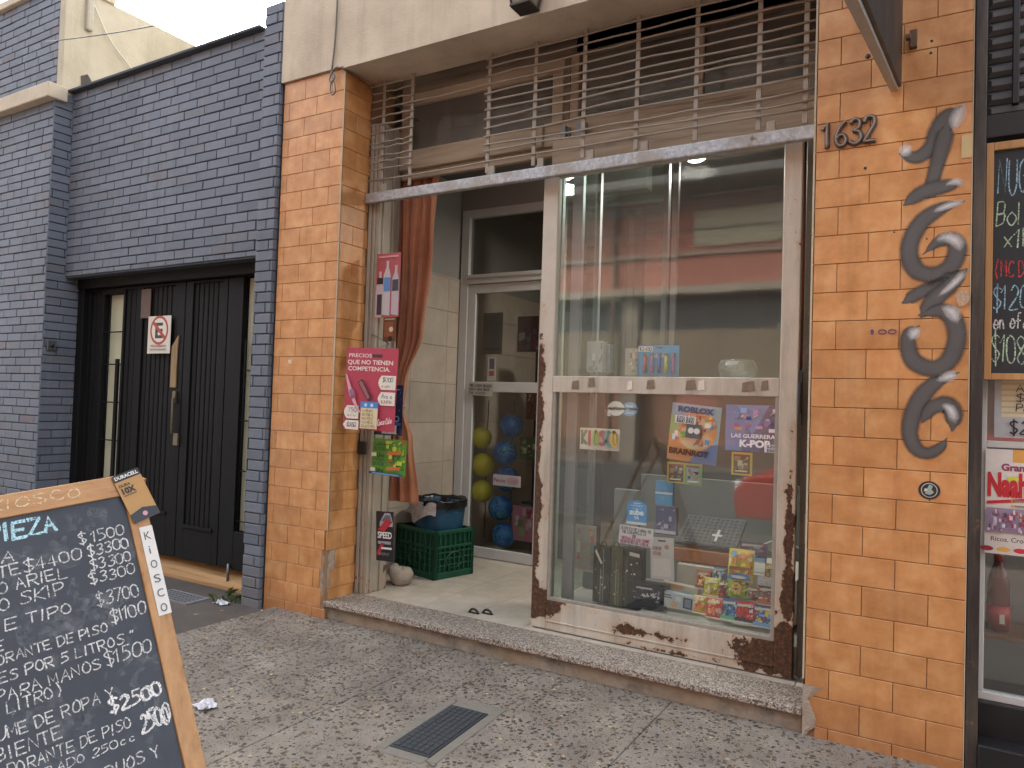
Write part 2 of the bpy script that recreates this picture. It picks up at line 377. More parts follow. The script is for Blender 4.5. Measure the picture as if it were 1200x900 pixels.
def m_asphalt(name, c, sc=140):
    n = N(name); f = n.noise(sc, 4, .7); g = n.noise(2.4, 7, .65); k = n.vor(sc * 1.3)
    a = n.ramp(g, [(.3, tuple(x * .6 for x in lin(c))), (.7, tuple(x * 1.35 for x in lin(c)))])
    n.col(n.mix(n.math('MULTIPLY', f, .35), a, tuple(min(1, x * 1.9) for x in lin(c)))); n.rough(.86); n.bump(f, .5, .004); return n.m
M_DRIVE = m_asphalt('dark worn driveway', '#474039'); M_ROAD = m_asphalt('street asphalt', '#3c3b3a', 60)
def m_floor():
    n = N('cream floor tile'); f = n.noise(12, 6, .6); g = n.noise(1.8, 6, .65)
    c = n.ramp(f, [(.3, '#a99f8f'), (.7, '#bfb5a5')]); c = n.mix(1, c, n.ramp(n.rnd, [(0, .93), (1, 1.04)]), 'MULTIPLY')
    c = n.mix(n.math('MULTIPLY', n.ramp(g, [(.45, 0.0), (.72, 1.0)]), .45), c, lin('#8a7c69'))
    n.col(c); n.rough(.42); return n.m
M_FLOOR = m_floor()
def m_walltile():
    n = N('beige wall tile'); f = n.noise(5, 7, .6); g = n.noise(25, 4)
    c = n.ramp(f, [(.3, '#a6998a'), (.7, '#bbae9f')]); c = n.mix(1, c, n.ramp(n.rnd, [(0, .94), (1, 1.04)]), 'MULTIPLY')
    n.col(c); n.rough(.35); return n.m
M_WTILE = m_walltile()
def m_rust(name, paint, paint2, rust, amount, edges=None, sc=5.0):
    """old paint flaking off to rust; edges = list of (x, z, rx, rz) patches where it has gone"""
    n = N(name); f = n.noise(sc, 9, .7); g = n.noise(sc * 5, 6, .7); X, Y, Z = n.xyz(); big = n.noise(1.3, 4)
    k = n.math('ADD', n.math('MULTIPLY', f, .75), n.math('MULTIPLY', g, .25))
    k = n.math('ADD', k, n.math('MULTIPLY', n.math('SUBTRACT', 1.0, n.math('DIVIDE', Z, 1.6), True), .06))
    for (cx, cz, rx, rz, s) in (edges or []):
        ex = n.math('SUBTRACT', 1.0, n.math('DIVIDE', n.math('ABSOLUTE', n.math('SUBTRACT', X, cx)), rx), True)
        ez = n.math('SUBTRACT', 1.0, n.math('DIVIDE', n.math('ABSOLUTE', n.math('SUBTRACT', Z, cz)), rz), True)
        k = n.math('ADD', k, n.math('MULTIPLY', n.math('MULTIPLY', ex, ez), s))
    mask = n.ramp(k, [(amount, 0.0), (amount + .018, 1.0)]); spk = n.ramp(n.noise(sc * 11, 3, .6), [(.70, 0.0), (.72, 1.0)]); spk = n.math('MULTIPLY', spk, n.ramp(big, [(.42, 0.0), (.6, 1.0)])); mask = n.math('MAXIMUM', mask, spk)
    halo = n.ramp(k, [(amount - .09, 0.0), (amount, 1.0)])
    pc = n.mix(n.noise(10, 6, .6), lin(paint), lin(paint2)); dirt = n.ramp(n.noise(1, 6, .7, stretch=(10, 10, 1.1)), [(.45, 0.0), (.75, 1.0)])
    pc = n.mix(n.math('MULTIPLY', dirt, .6), pc, lin('#75695a')); pc = n.mix(n.math('MULTIPLY', halo, .4), pc, lin('#a9825c'))
    rc = n.ramp(n.noise(sc * 9, 7, .75), [(.3, tuple(x * .45 for x in lin(rust))), (.5, rust), (.66, (lin(rust)[0] * 2.6, lin(rust)[1] * 2.1, lin(rust)[2] * 1.6))])
    n.col(n.mix(mask, pc, rc)); n.rough(n.math('ADD', .5, n.math('MULTIPLY', mask, .35)))
    n.bump(n.math('ADD', n.math('MULTIPLY', mask, -1.0), n.math('MULTIPLY', g, .3)), .55, .003); return n.m
M_SLIDE = m_rust('flaking cream door paint', '#aca596', '#c6bfb0', '#46301f', .645,
                 [(-2.21, .30, .28, .14, .55), (-.67, .27, .34, .15, .5), (-2.21, .9, .055, .95, .4), (-.70, .8, .045, .8, .32), (-2.2, 1.75, .07, .5, .22), (-1.5, .22, .3, .05, .28), (-1.25, .14, .6, .03, .15)])
M_GRILLE = m_rust('rusty painted steel', '#9a9284', '#857d71', '#4f3b2b', .64, None, 9)
M_JAMB = m_rust('weathered jamb timber', '#a59c8b', '#8f8779', '#4d3a2b', .665, [(-3.6, .2, .1, .35, .12)], 7)
def m_galv():
    n = N('galvanised sheet'); v = n.vor(55); f = n.noise(6, 7, .7); g = n.noise(40, 5)
    c = n.ramp(v.outputs['Color'], [(0, '#8d9196'), (.5, '#a5a9ad'), (1, '#b9bcbe')])
    w = n.ramp(f, [(.45, 0.0), (.58, 1.0)]); c = n.mix(n.math('MULTIPLY', w, .75), c, lin('#8f877b')); 
    r = n.ramp(n.noise(3, 7, .7), [(.66, 0.0), (.7, 1.0)]); c = n.mix(r, c, lin('#6b5240'))
    n.col(c); n.set(Metallic=.35); n.rough(.55); n.bump(g, .2, .003); return n.m
M_GALV = m_galv()
def m_wood(name, a, b_, sc=1.0, axis='z', rough=.6, dark='#3a2616'):
    n = N(name); st = {'z': (26 * sc, 26 * sc, 1.6 * sc), 'x': (1.6 * sc, 26 * sc, 26 * sc), 'y': (26 * sc, 1.6 * sc, 26 * sc)}[axis]
    f = n.noise(1, 6, .65, stretch=st, dist=.6); g = n.noise(1, 3, .5, stretch=tuple(x * 4 for x in st))
    c = n.ramp(f, [(.28, dark), (.42, a), (.68, b_)]); c = n.mix(n.math('MULTIPLY', g, .25), c, lin(dark))
    n.col(c); n.rough(rough); n.bump(f, .25, .003); return n.m
M_PINE = m_wood('varnished pine', '#a87c4c', '#bd925f', 1.0, 'y', .5, '#84592f')
M_PINEV = m_wood('varnished pine upright', '#a87c4c', '#bd925f', 1.0, 'z', .5, '#84592f')
M_OLDWOOD = m_wood('dusty bare timber', '#9a8b76', '#b0a28d', .8, 'x', .85, '#655848')
M_SILLWOOD = m_wood('worn timber sill', '#a07a4d', '#b48d5e', .8, 'x', .8, '#6a4c2d')
def m_gate():
    n = N('black gate paint'); f = n.noise(1, 7, .65, stretch=(18, 18, 1.2)); g = n.noise(5, 8, .7); Z = n.xyz()[2]
    c = n.ramp(f, [(.3, '#060608'), (.55, '#0b0c0e'), (.8, '#141518')])
    k = n.math('ADD', g, n.math('MULTIPLY', n.math('SUBTRACT', 1.0, n.math('DIVIDE', Z, .5), True), .16))
    c = n.mix(n.ramp(k, [(.75, 0.0), (.78, .8)]), c, lin('#5f5140')); n.col(c); n.rough(.7); n.set(Specular_IOR_Level=.25); n.bump(f, .3, .003); return n.m
M_GATE = m_gate()
M_ALU = flat('#7b7e7d', .5, .06, 8, metal=.25, name='white aluminium'); M_WHITEALU = flat('#c4c6c5', .35, .05, 6, name='white lacquered aluminium')
M_BLACK = flat('#17171a', .4, .25, 5, .2, name='black paint'); M_DARK = flat('#232120', .6, .2, 9, name='dark paint')
M_STEEL = flat('#6f7173', .4, .1, 20, metal=.8, name='steel'); M_RUBBER = flat('#1b1b1c', .7, .1, 30, name='rubber')
M_GREYWALL = flat('#8f8b86', .8, .08, 3, .1, name='grey interior paint'); M_CREAMWALL = flat('#b3aa9a', .85, .08, 3, .1, name='cream interior paint')
def m_glass(name, refl=.07, dust=.04, tint=(.96, .98, .97), streak=True):
    n = N(name); t = n.t; lw = t.nodes.new('ShaderNodeLayerWeight'); lw.inputs['Blend'].default_value = .5
    f5 = n.math('POWER', lw.outputs['Facing'], 4.0); fac = n.math('ADD', refl, n.math('MULTIPLY', f5, .9), True)
    tr = t.nodes.new('ShaderNodeBsdfTransparent'); tr.inputs[0].default_value = (*tint, 1)
    gl = t.nodes.new('ShaderNodeBsdfAnisotropic'); gl.inputs['Roughness'].default_value = .035; gl.inputs[0].default_value = (1, 1, 1, 1)
    df = t.nodes.new('ShaderNodeBsdfDiffuse'); df.inputs[0].default_value = (.5, .48, .44, 1)
    m1 = t.nodes.new('ShaderNodeMixShader'); m2 = t.nodes.new('ShaderNodeMixShader')
    if streak:
        d = n.math('ADD', n.math('MULTIPLY', n.noise(2.5, 7, .7), .7), n.math('MULTIPLY', n.noise(1, 5, .7, stretch=(14, 14, 1)), .5))
        d = n.math('MULTIPLY', n.ramp(d, [(.4, .25), (.85, 1.6)]), dust)
    else: d = dust
    n.put(m1.inputs[0], fac); t.links.new(tr.outputs[0], m1.inputs[1]); t.links.new(gl.outputs[0], m1.inputs[2])
    n.put(m2.inputs[0], d); t.links.new(m1.outputs[0], m2.inputs[1]); t.links.new(df.outputs[0], m2.inputs[2])
    if streak:
        bp = t.nodes.new('ShaderNodeBump'); bp.inputs['Strength'].default_value = .03; bp.inputs['Distance'].default_value = .02
        n.put(bp.inputs['Height'], n.noise(1.1, 2)); t.links.new(bp.outputs[0], gl.inputs['Normal'])
    t.links.new(m2.outputs[0], n.out.inputs[0]); return n.m
M_GLASS = m_glass('window glass', .066, .02); M_DOORGLASS = m_glass('tinted door glass', .035, .012, (.86, .86, .84), False)
M_DUSTGLASS = m_glass('dusty pane', .015, .20, (.55, .55, .54))
def pane(x0, x1, y, z0, z1, th=.005): return B().box(x0, x1, y, y + th, z0, z1)

# ================================================================ SETTING: ground, driveway, street
b = B(); b.box(-400, 400, -400, 400, -.6, -.14); struct('street', b, M_ROAD)
b = B()
xs = [-40, -30, -20, -12, -8.2]
cuts = [-4.12, -3.33, -2.56, -1.2, .15, 1.5, 2.9, 4.3, 12, 40]
for a, c in zip(xs[:-1], xs[1:]): b.brick((0, 0, 0), (1, 0, 0), (0, 1, 0), (0, 0, 1), a + .004, c - .004, -4.8, .04, .14, .005)
ycuts = [-4.8, -3.3, -1.98, -.02 + .06]
for a, c in zip(cuts[:-1], cuts[1:]):
    for d, e in zip(ycuts[:-1], ycuts[1:]): b.brick((0, 0, 0), (1, 0, 0), (0, 1, 0), (0, 0, 1), a + .0015, c - .0015, d + .001, e - .001, .14, .003)
b.box(-40, 40, -4.95, -4.805, -.14, .004, 1)
struct('sidewalk', b, [M_PEBBLE, M_CEMENT])
b = B(); b.add([(-8.2, -4.8, -.10), (-4.12, -4.8, -.10), (-4.12, -.5, -.03), (-4.12, .6, -.03), (-8.2, .6, -.03), (-8.2, -.5, -.03)], [(0, 1, 2, 5), (5, 2, 3, 4)])
struct('driveway', b, M_DRIVE)
b = B(); b.box(-40, 40, -24, -15.2, -.13, .0); struct('far_sidewalk', b, m_mortar('far pavement', '#5f5b55', 3, .4, .2))

# ================================================================ the kiosk building
shop = thing('kiosk_building', (-2.1, .2, 0), 'orange tiled shop front with cream lintel above a wide doorway and house number 1632', 'building')
random.seed(11)
def tile_face(bb, o, U, Nn, width, zlines, joints, clip=None, gap=.0026):
    for k in range(len(zlines) - 1):
        z0, z1 = zlines[k] + gap / 2, zlines[k + 1] - gap / 2
        js = [0] + joints[k % 2] + [width]
        for a, c in zip(js[:-1], js[1:]):
            u0, u1 = a + (gap / 2 if a > 0 else 0), c - (gap / 2 if c < width else 0)
            if clip:
                lo, hi = clip((z0 + z1) / 2); u0, u1 = max(u0, lo), min(u1, hi)
            if u1 - u0 > .02: bb.brick(o, U, (0, 0, 1), Nn, u0, u1, z0, z1, .010, .002)
# left pier: front face from x -4.23 to -3.63, return face along +X side
zl = [max(-.07, .328 + .1328 * k) for k in range(-3, 27)]; zl = [z for i, z in enumerate(zl) if i == 0 or z > zl[i - 1] + .02]; zl[-1] = 3.80
par0 = (25 - (26 - (len(zl) - 2))) % 2
ja = [.216, .479]; jb = [.06, .336]
JL = [jb, ja] if (len(zl) - 2) % 2 == 1 else [ja, jb]        # the top course has joints ja
clipL = lambda z: (0, .60 - (0 if z > .57 else (.028 if z > .50 else .052 + .012 * math.sin(z * 31))) + (.0 if z > .09 else .06))
b = B(); tile_face(b, (-4.23, 0, 0), (1, 0, 0), (0, -1, 0), .60, zl, JL, clipL)
clipR = lambda z: (0 if z > .5 else (.02 if z > .46 else (.085 if .30 < z else (.05 if z > .2 else .03))), .285)
tile_face(b, (-3.63, 0, 0), (0, 1, 0), (1, 0, 0), .285, zl, [[.13], [.0]] if 0 else [[.135], [.272]], clipR)
pier = obj('tiled_pier', B().box(-4.23, -3.64, .010, .55, -.1, 3.80), M_GROUT, shop, 0)
obj('tile', b, M_TILE, pier)
random.seed(5)
b = B(); nn = 13                                              # bare broken mortar where the corner tiles fell off
for i in range(nn): 
    pass
vs = []; fs = []
for i in range(nn + 1):
    z = .04 + .53 * i / nn
    for j, (dx, dy) in enumerate(((-.09, .006), (-.055, .001), (-.028, -.001), (-.012, .006), (-.006, .02), (-.004, .05), (-.0065, .095))):
        q = .004; vs.append((-3.63 + dx + random.uniform(-q, q) - (.004 if j in (2, 3, 4) else 0), dy + random.uniform(-q, q) * .6 + (.012 if j in (2, 3) else .004), z + random.uniform(-.008, .008)))
for i in range(nn):
    for j in range(6): fs.append((i * 7 + j, i * 7 + j + 1, (i + 1) * 7 + j + 1, (i + 1) * 7 + j))
b.add(vs, fs, 0); obj('broken_corner', b, M_MORTAR, pier)
# right pier
zr = [.0512 + .1348 * k for k in range(-1, 46)]; zr[0] = -.09
jA = [.242, .505]; jB = [.112, .375]                          # course under z=2.744..2.881 (index 20) has joints jB
JR = [jB, jA] if 20 % 2 == 0 else [jA, jB]
clipP = lambda z: ((.055 if -.02 < z < .10 else (.03 if .10 < z < .19 else 0)), .643)
b = B(); tile_face(b, (-.567, 0, 0), (1, 0, 0), (0, -1, 0), .643, zr, JR, clipP)
tile_face(b, (-.567, .40, 0), (0, -1, 0), (-1, 0, 0), .40, [z for z in zr if z < 6.2], [[.14], [.28]])
pier2 = obj('tiled_pier', B().box(-.557, .076, .010, .55, -.1, 6.1), M_GROUT, shop, 0)
obj('tile', b, M_TILE, pier2)
b = B(); vs = []; fs = []
prof = [(.10, .235), (.055, .20), (.03, .165), (.052, .12), (.068, .085), (.06, .05), (.03, .02), (.004, -.01)]
for i, (w_, z) in enumerate(prof):
    vs += [(-.568, .02, z), (-.566, -.001, z), (-.567 + w_ * .6, -.004, z + random.uniform(-.004, .004)), (-.567 + max(.012, w_), .0015, z)]
for i in range(len(prof) - 1):
    for j in range(3): fs.append((i * 4 + j, (i + 1) * 4 + j, (i + 1) * 4 + j + 1, i * 4 + j + 1))
b.add(vs, fs); obj('broken_corner', b, M_MORTAR, pier2)
b = B(); b.box(-3.637, -3.628, -.002, .004, .60, 3.80); obj('corner_edge', b, m_mortar('pale corner edge', '#b5a68c', 40, .5, .3), pier)
b = B(); b.box(-.5695, -.561, -.0015, .005, .26, 6.1); b.box(.0755, .0795, -.001, .3, .0, 6.1); obj('corner_edge', b, m_mortar('pale corner edge', '#b5a68c', 40, .5, .3), pier2)
# cream lintel and upper wall
b = B(); b.prism([(-4.245, -.02, 3.803), (-3.632, -.02, 3.803), (-3.632, -.02, 3.79), (-.570, -.02, 3.79), (-.570, -.02, 6.1), (-4.245, -.02, 6.1)], (0, .34, 0)); obj('lintel', b, M_PLASTER, shop, .012)
b = B(); b.box(-4.2, 4, .56, 5, 3.95, 6.1); obj('upper_floor', b, M_PLASTER, shop)
# step
b = B(); b.box(-3.645, -.5695, -.008, .28, .088, .12); obj('granite_step', b, M_GRANITE, shop, .004)
b = B(); b.box(-3.70, -.5695, .028, .34, -.12, .088); obj('step_riser', b, M_RISER, shop, .006)
# vestibule floor of tiles, walls, ceiling
b = B(); b.box(-3.95, -.5, .28, 4.6, .0, .112, 1)
rot = 0
for i in range(-3, 8):
    for j in range(0, 10):
        x0, x1 = -3.05 + .40 * i, -3.05 + .40 * (i + 1); y0, y1 = .29 + .42 * j, .29 + .42 * (j + 1)
        x0, x1 = max(x0, -3.95), min(x1, -.5)
        if x1 - x0 > .03: b.brick((0, 0, 0), (1, 0, 0), (0, 1, 0), (0, 0, 1), x0 + .002, x1 - .002, y0 + .002, y1 - .002, .01, .001)
b.v = [(x, y, z + .12) if i >= 8 else (x, y, z) for i, (x, y, z) in enumerate(b.v)]
obj('tiled_floor', b, [M_FLOOR, M_GROUT], shop)
b = B(); b.box(-4.2, -3.905, .5, 4.7, 0, 3.9)
obj('side_wall', b, M_GREYWALL, shop)
b = B(); b.box(-3.905, -3.898, .53, 4.6, .12, 2.62, 1)
ys = [.53, .66, 1.165, 1.67, 1.84]; zs = [.12, .62, .97, 1.32, 1.665, 2.0, 2.32, 2.62]
for a, c in zip(ys[:-1], ys[1:]):
    for d, e in zip(zs[:-1], zs[1:]): b.brick((-3.89, 0, 0), (0, 1, 0), (0, 0, 1), (1, 0, 0), a + .0015, c - .0015, d + .0015, e - .0015, .008, .001)
for a in range(5):
    for d, e in zip(zs[:-1], zs[1:]): b.brick((-3.89, 0, 0), (0, 1, 0), (0, 0, 1), (1, 0, 0), 1.9 + a * .5 + .0015, 2.4 + a * .5 - .0015, d + .0015, e - .0015, .008, .001)
b.box(-3.898, -3.886, .53, 1.84, 2.62, 2.632, 0)
obj('wall_tiling', b, [M_WTILE, M_GROUT], shop)
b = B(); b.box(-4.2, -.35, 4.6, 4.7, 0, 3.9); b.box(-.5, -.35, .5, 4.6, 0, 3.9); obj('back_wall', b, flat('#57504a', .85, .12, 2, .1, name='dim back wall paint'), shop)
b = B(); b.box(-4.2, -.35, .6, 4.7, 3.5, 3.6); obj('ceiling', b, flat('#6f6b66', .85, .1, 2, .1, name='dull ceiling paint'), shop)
b = B(); b.box(-3.9, -2.1, 1.84, 1.96, 3.27, 3.5); obj('wall_head', b, M_GREYWALL, shop)
b = B(); b.box(-2.96, -2.86, 1.84, 1.96, .12, 3.27); obj('partition', b, M_CREAMWALL, shop)

# house number, four raised digits on the pier
class FaceP:
    def __init__(s, o, U, V): s.o, s.U, s.V = Vector(o), Vector(U), Vector(V); s.N = s.U.cross(s.V)
    def __call__(s, x, y, n=0): return s.o + s.U * x + s.V * y + s.N * n
FP = FaceP((0, 0, 0), (1, 0, 0), (0, 0, 1))
hn = None
M_NUM = flat('#4a3c34', .5, .25, 60, .2, name='weathered digit'); M_NUML = flat('#8a7a6c', .5, .2, 60, name='digit face')
DIG = {'1': [(.10, .74), (.32, .98), (.32, .0)], '6': [(.50, .97), (.24, .72), (.08, .34), (.20, .04), (.42, .03), (.52, .22), (.42, .42), (.22, .42), (.10, .30)],
       '3': [(.08, .84), (.26, .98), (.48, .88), (.46, .64), (.26, .53), (.50, .44), (.54, .16), (.30, .0), (.06, .12)], '2': [(.06, .78), (.20, .98), (.46, .94), (.50, .70), (.30, .36), (.06, .02), (.56, .02)]}
def smooth(p, k=6, sharp=()):
    q = [p[0]] + list(p) + [p[-1]]; r = []
    for i in range(1, len(q) - 2):
        for j in range(k):
            t = j / k; a, b_, c, d = q[i - 1:i + 3]
            if i - 1 in sharp or i in sharp: r.append(tuple(b_[m] * (1 - t) + c[m] * t for m in range(len(b_)))); continue
            r.append(tuple(.5 * (2 * b_[m] + (c[m] - a[m]) * t + (2 * a[m] - 5 * b_[m] + 4 * c[m] - d[m]) * t * t + (3 * b_[m] - a[m] - 3 * c[m] + d[m]) * t ** 3) for m in range(len(b_))))
    return r + [tuple(p[-1])]
for i, ch in enumerate('1632'):
    a = PY(961 + i * 16.6, 175.5 - i * 2.6, 0); H = .118; Wd = .098
    pl = DIG[ch]; pts = smooth(pl, 6, (1,) if ch == '1' else ((5,) if ch == '2' else ()))
    P3 = [(a[0] + x * Wd * 1.0, -.006, a[2] + z * H) for x, z in pts]
    b = B(); b.tube(P3, .0115, 8); b.tube([(x, y - .0095, z) for x, y, z in P3], .0036, 6, 1)
    o = obj('house_number', b, [M_NUM, M_NUML], shop)

rr = random.Random(14)
for (x, y, w_, h_) in ((340, 424, .05, .045), (334, 432, .015, .012), (321, 236, .012, .05), (352, 455, .01, .02)):
    b = B(); a = PY(x, y, 0); b.prism([(a[0] + w_ * .5 * math.cos(t * .785) * rr.uniform(.55, 1), -.0105 + .010, a[2] + h_ * .5 * math.sin(t * .785) * rr.uniform(.55, 1)) for t in range(8)], (0, -.0011, 0)); obj('paint_mark', b, flat('#c9bda6', .8, .2, 90, name='white paint mark'), pier)
for (x, y, r) in ((1014, 197, .007), (1092, 48, .006), (1091, 62, .006), (1017, 66, .012), (1086, 280, .004), (1048, 272, .004)):
    b = B(); a = PY(x, y, 0); b.lathe([(0, -.0012), (r, -.0011), (r, -.0002)], (a[0], 0, a[2]), 10, ax='y'); obj('drill_hole', b, M_DARK, pier2)
# spray-painted number down the pier
def m_spray():
    n = N('spray paint'); uv = n.t.nodes.new('ShaderNodeUVMap'); sp = n.t.nodes.new('ShaderNodeSeparateXYZ'); n.t.links.new(uv.outputs[0], sp.inputs[0])
    v = n.math('ABSOLUTE', n.math('SUBTRACT', n.math('MULTIPLY', sp.outputs[1], 2), 1))       # 0 centre .. 1 edge
    core = n.math('SUBTRACT', 1, n.math('MULTIPLY', n.math('SUBTRACT', v, .52), 2.6), True)
    core = n.math('POWER', core, 1.5)
    spk = n.noise(260, 3, .6); a = n.math('MULTIPLY', n.math('ADD', core, n.math('MULTIPLY', n.math('SUBTRACT', spk, .5), n.math('MULTIPLY', n.math('SUBTRACT', 1, core), n.math('MULTIPLY', core, 4)))), .96, True)
    worn = n.ramp(n.noise(24, 5, .7), [(.70, 1.0), (.78, .35)]); a = n.math('MULTIPLY', a, worn)
    c = n.mix(n.noise(9, 3), lin('#474543'), lin('#5a5855'))
    edge = n.math('SUBTRACT', n.math('MULTIPLY', v, 2.2), .55, True); c = n.mix(n.math('MULTIPLY', edge, .6), c, lin('#1f1d1d'))
    n.col(c); n.rough(.6); n.put(n.p.inputs['Alpha'], a); return n.m
def m_spraywhite():
    n = N('white spray paint'); uv = n.t.nodes.new('ShaderNodeUVMap'); sp = n.t.nodes.new('ShaderNodeSeparateXYZ'); n.t.links.new(uv.outputs[0], sp.inputs[0])
    v = n.math('ABSOLUTE', n.math('SUBTRACT', n.math('MULTIPLY', sp.outputs[1], 2), 1)); u = n.math('ABSOLUTE', n.math('SUBTRACT', n.math('MULTIPLY', sp.outputs[0], 2), 1))
    a = n.math('MULTIPLY', n.math('POWER', n.math('SUBTRACT', 1, v, True), .8), n.math('POWER', n.math('SUBTRACT', 1, n.math('POWER', u, 2.0), True), .8))
    a = n.math('MULTIPLY', a, n.math('ADD', .5, n.math('MULTIPLY', n.noise(150, 3), .6)), True)
    n.col(lin('#d2d0cd')); n.rough(.6); n.put(n.p.inputs['Alpha'], a); return n.m
M_SPRAY = m_spray(); M_SPRAYW = m_spraywhite()
def spray(b, pxs, hw, layer, k=8):
    """pxs: photo positions on the pier face (x, y, width factor)"""
    p = []
    for q in pxs:
        a = PY(q[0], q[1], 0); p.append((a[0], a[2], q[2] if len(q) > 2 else 1.0))
    p = smooth(p, k); n0 = len(b.v); vs = []; fs = []
    b.uv = b.uv or []
    L = len(p)
    for i, q in enumerate(p):
        a = Vector(p[max(0, i - 1)][:2]); c = Vector(p[min(L - 1, i + 1)][:2]); t = (c - a).normalized(); nn_ = Vector((-t[1], t[0])) * hw * q[2]
        tt = i / (L - 1); tp = max(.12, 1 - (abs(2 * tt - 1)) ** 9); nn_ *= tp; e = t * hw * q[2] * (-.5 if i == 0 else (.5 if i == L - 1 else 0))
        x, z = q[0] + e[0], q[1] + e[1]
        for s_ in (1, 0, -1): vs.append((x + nn_[0] * s_, -layer, z + nn_[1] * s_)); b.uv.append((i / (L - 1), .5 + s_ * .5))
    for i in range(L - 1):
        for s_ in (0, 1): fs.append((i * 3 + s_, i * 3 + 3 + s_, i * 3 + 4 + s_, i * 3 + 1 + s_))
    b.add(vs, fs, 0)
HW = .053
STROKES = [
    [[(1122, 128, .8), (1108, 140, 1.1), (1100, 155, 1.2), (1092, 172, 1), (1075, 184, .8), (1058, 181, .7)], [(1110, 150, 1), (1103, 175, .9), (1096, 200, .8), (1090, 222, .8)], [(1062, 238, .6), (1080, 226, .9), (1100, 220, .9), (1124, 215, .6)]],
    [[(1126, 237, .6), (1104, 244, .9), (1082, 258, 1), (1068, 280, 1), (1066, 302, 1), (1076, 318, 1), (1096, 322, 1), (1114, 312, 1), (1122, 292, 1), (1116, 281, .9), (1100, 283, .8), (1084, 296, .55)]],
    [[(1062, 352, .8), (1080, 342, .8), (1104, 332, .8), (1130, 318, .5)], [(1130, 318, .6), (1112, 336, .9), (1094, 352, 1.0), (1082, 368, .8)], [(1082, 368, .8), (1104, 364, 1), (1118, 376, 1), (1121, 398, 1), (1112, 422, 1), (1094, 432, 1), (1072, 424, 1), (1064, 405, .9), (1066, 390, .8), (1074, 384, .6)]],
    [[(1120, 438, .6), (1100, 446, .8), (1082, 462, 1), (1070, 485, 1), (1066, 508, .9), (1074, 526, .8), (1088, 531, .7), (1102, 524, .6), (1108, 516, .5)], [(1082, 492, .6), (1092, 478, .8), (1108, 474, 1), (1117, 484, 1), (1116, 500, .8)]]]
WH = [[[(1130, 122, .7), (1121, 140, .9), (1118, 152, .4)], [(1056, 183, .6), (1062, 176, .9), (1068, 172, .4)], [(1108, 217, .2), (1120, 213, .5), (1128, 217, .4)]],
      [[(1094, 248, .3), (1112, 241, .5), (1130, 236, .4)], [(1096, 282, .3), (1110, 278, .7), (1122, 284, .8), (1124, 294, .5)]],
      [[(1100, 347, .3), (1118, 332, .45), (1131, 318, .5)], [(1104, 360, .4), (1116, 366, .9), (1121, 378, .5)], [(1067, 398, .5), (1072, 390, .8), (1078, 386, .4)]],
      [[(1098, 446, .3), (1112, 441, .7), (1122, 440, .6)], [(1104, 474, .3), (1114, 480, .6), (1119, 494, .6)]]]
for i, (a, w_) in enumerate(zip(STROKES, WH)):
    b = B(); b.uv = []
    for j, s_ in enumerate(a): spray(b, s_, HW, .0012 + .0005 * j)
    for f in range(len(b.f)): b.mi[f] = 0
    n1 = len(b.f)
    for j, s_ in enumerate(w_): spray(b, s_, .038, .003 + .0004 * j)
    for f in range(n1, len(b.f)): b.mi[f] = 1
    obj('graffiti', b, [M_SPRAY, M_SPRAYW], shop)

# ================================================================ brick neighbours on the left
def bricks(b, o, U, Nn, w, z0, z1, L=.25, H=.077, d=.012, m=0, seed=1, rag=0):
    rr = random.Random(seed); k = 0; z = z1
    while z > z0 + .01:
        zb = max(z - H, z0); x = -(L * .5 if k % 2 else 0) + rr.uniform(-.03, .03) - L
        while x < w:
            ln = L * rr.uniform(.94, 1.06); a, c = max(x, 0), min(x + ln, w)
            if c - a > .015:
                j = rr.uniform(-.0025, .0025)
                oo = Vector(o) + Vector(Nn) * j
                b.brick(oo, U, (0, 0, 1), Nn, a + .004, c - .004, zb + .0045, z - .0045, d, .003, m)
            x += ln
        z -= H; k += 1
wall = thing('brick_wall', (-5.8, .15, 0), 'slate blue painted brick wall over the black gate with a narrow pier at its right', 'wall')
b = B(); bricks(b, (-7.16, .05, 0), (1, 0, 0), (0, -1, 0), 2.73, 2.56, 4.30, seed=3); obj('brickwork', b, M_BRICK, wall)
b = B(); b.box(-7.16, -4.43, .061, .36, 2.55, 4.30); obj('wall_core', b, M_BRICKJ, wall)
pil = obj('brick_pier', B().box(-4.435, -4.255, -.02, .36, -.1, 4.42), M_BRICKJ, wall)
b = B(); bricks(b, (-4.44, -.03, 0), (1, 0, 0), (0, -1, 0), .19, -.08, 4.42, L=.30, seed=4); bricks(b, (-4.252, -.024, 0), (0, 1, 0), (1, 0, 0), .036, -.08, 4.42, L=.5, d=.003, seed=5)
obj('brickwork', b, M_BRICK, pil)
b = B(); b.box(-7.17, -4.54, .0, .37, 4.302, 4.325); obj('coping', b, M_BRICKJ, wall, .004)
house = thing('brick_house', (-9, 2, 0), 'slate blue brick house at far left with cream ledge and bare cream side wall', 'house')
b = B(); bricks(b, (-13, -.12, 0), (1, 0, 0), (0, -1, 0), 5.84, -.1, 4.18, seed=6); bricks(b, (-13, -.06, 0), (1, 0, 0), (0, -1, 0), 5.75, 4.33, 5.32, seed=7)
bricks(b, (-7.16, -.12, 0), (0, 1, 0), (1, 0, 0), .36, -.1, 4.28, L=.3, seed=8); obj('brickwork', b, M_BRICK, house)
b = B(); b.box(-13, -7.172, -.108, 5.5, -.1, 4.2); b.box(-13, -7.27, -.048, .3, 4.2, 5.32); obj('wall_core', b, M_BRICKJ, house)
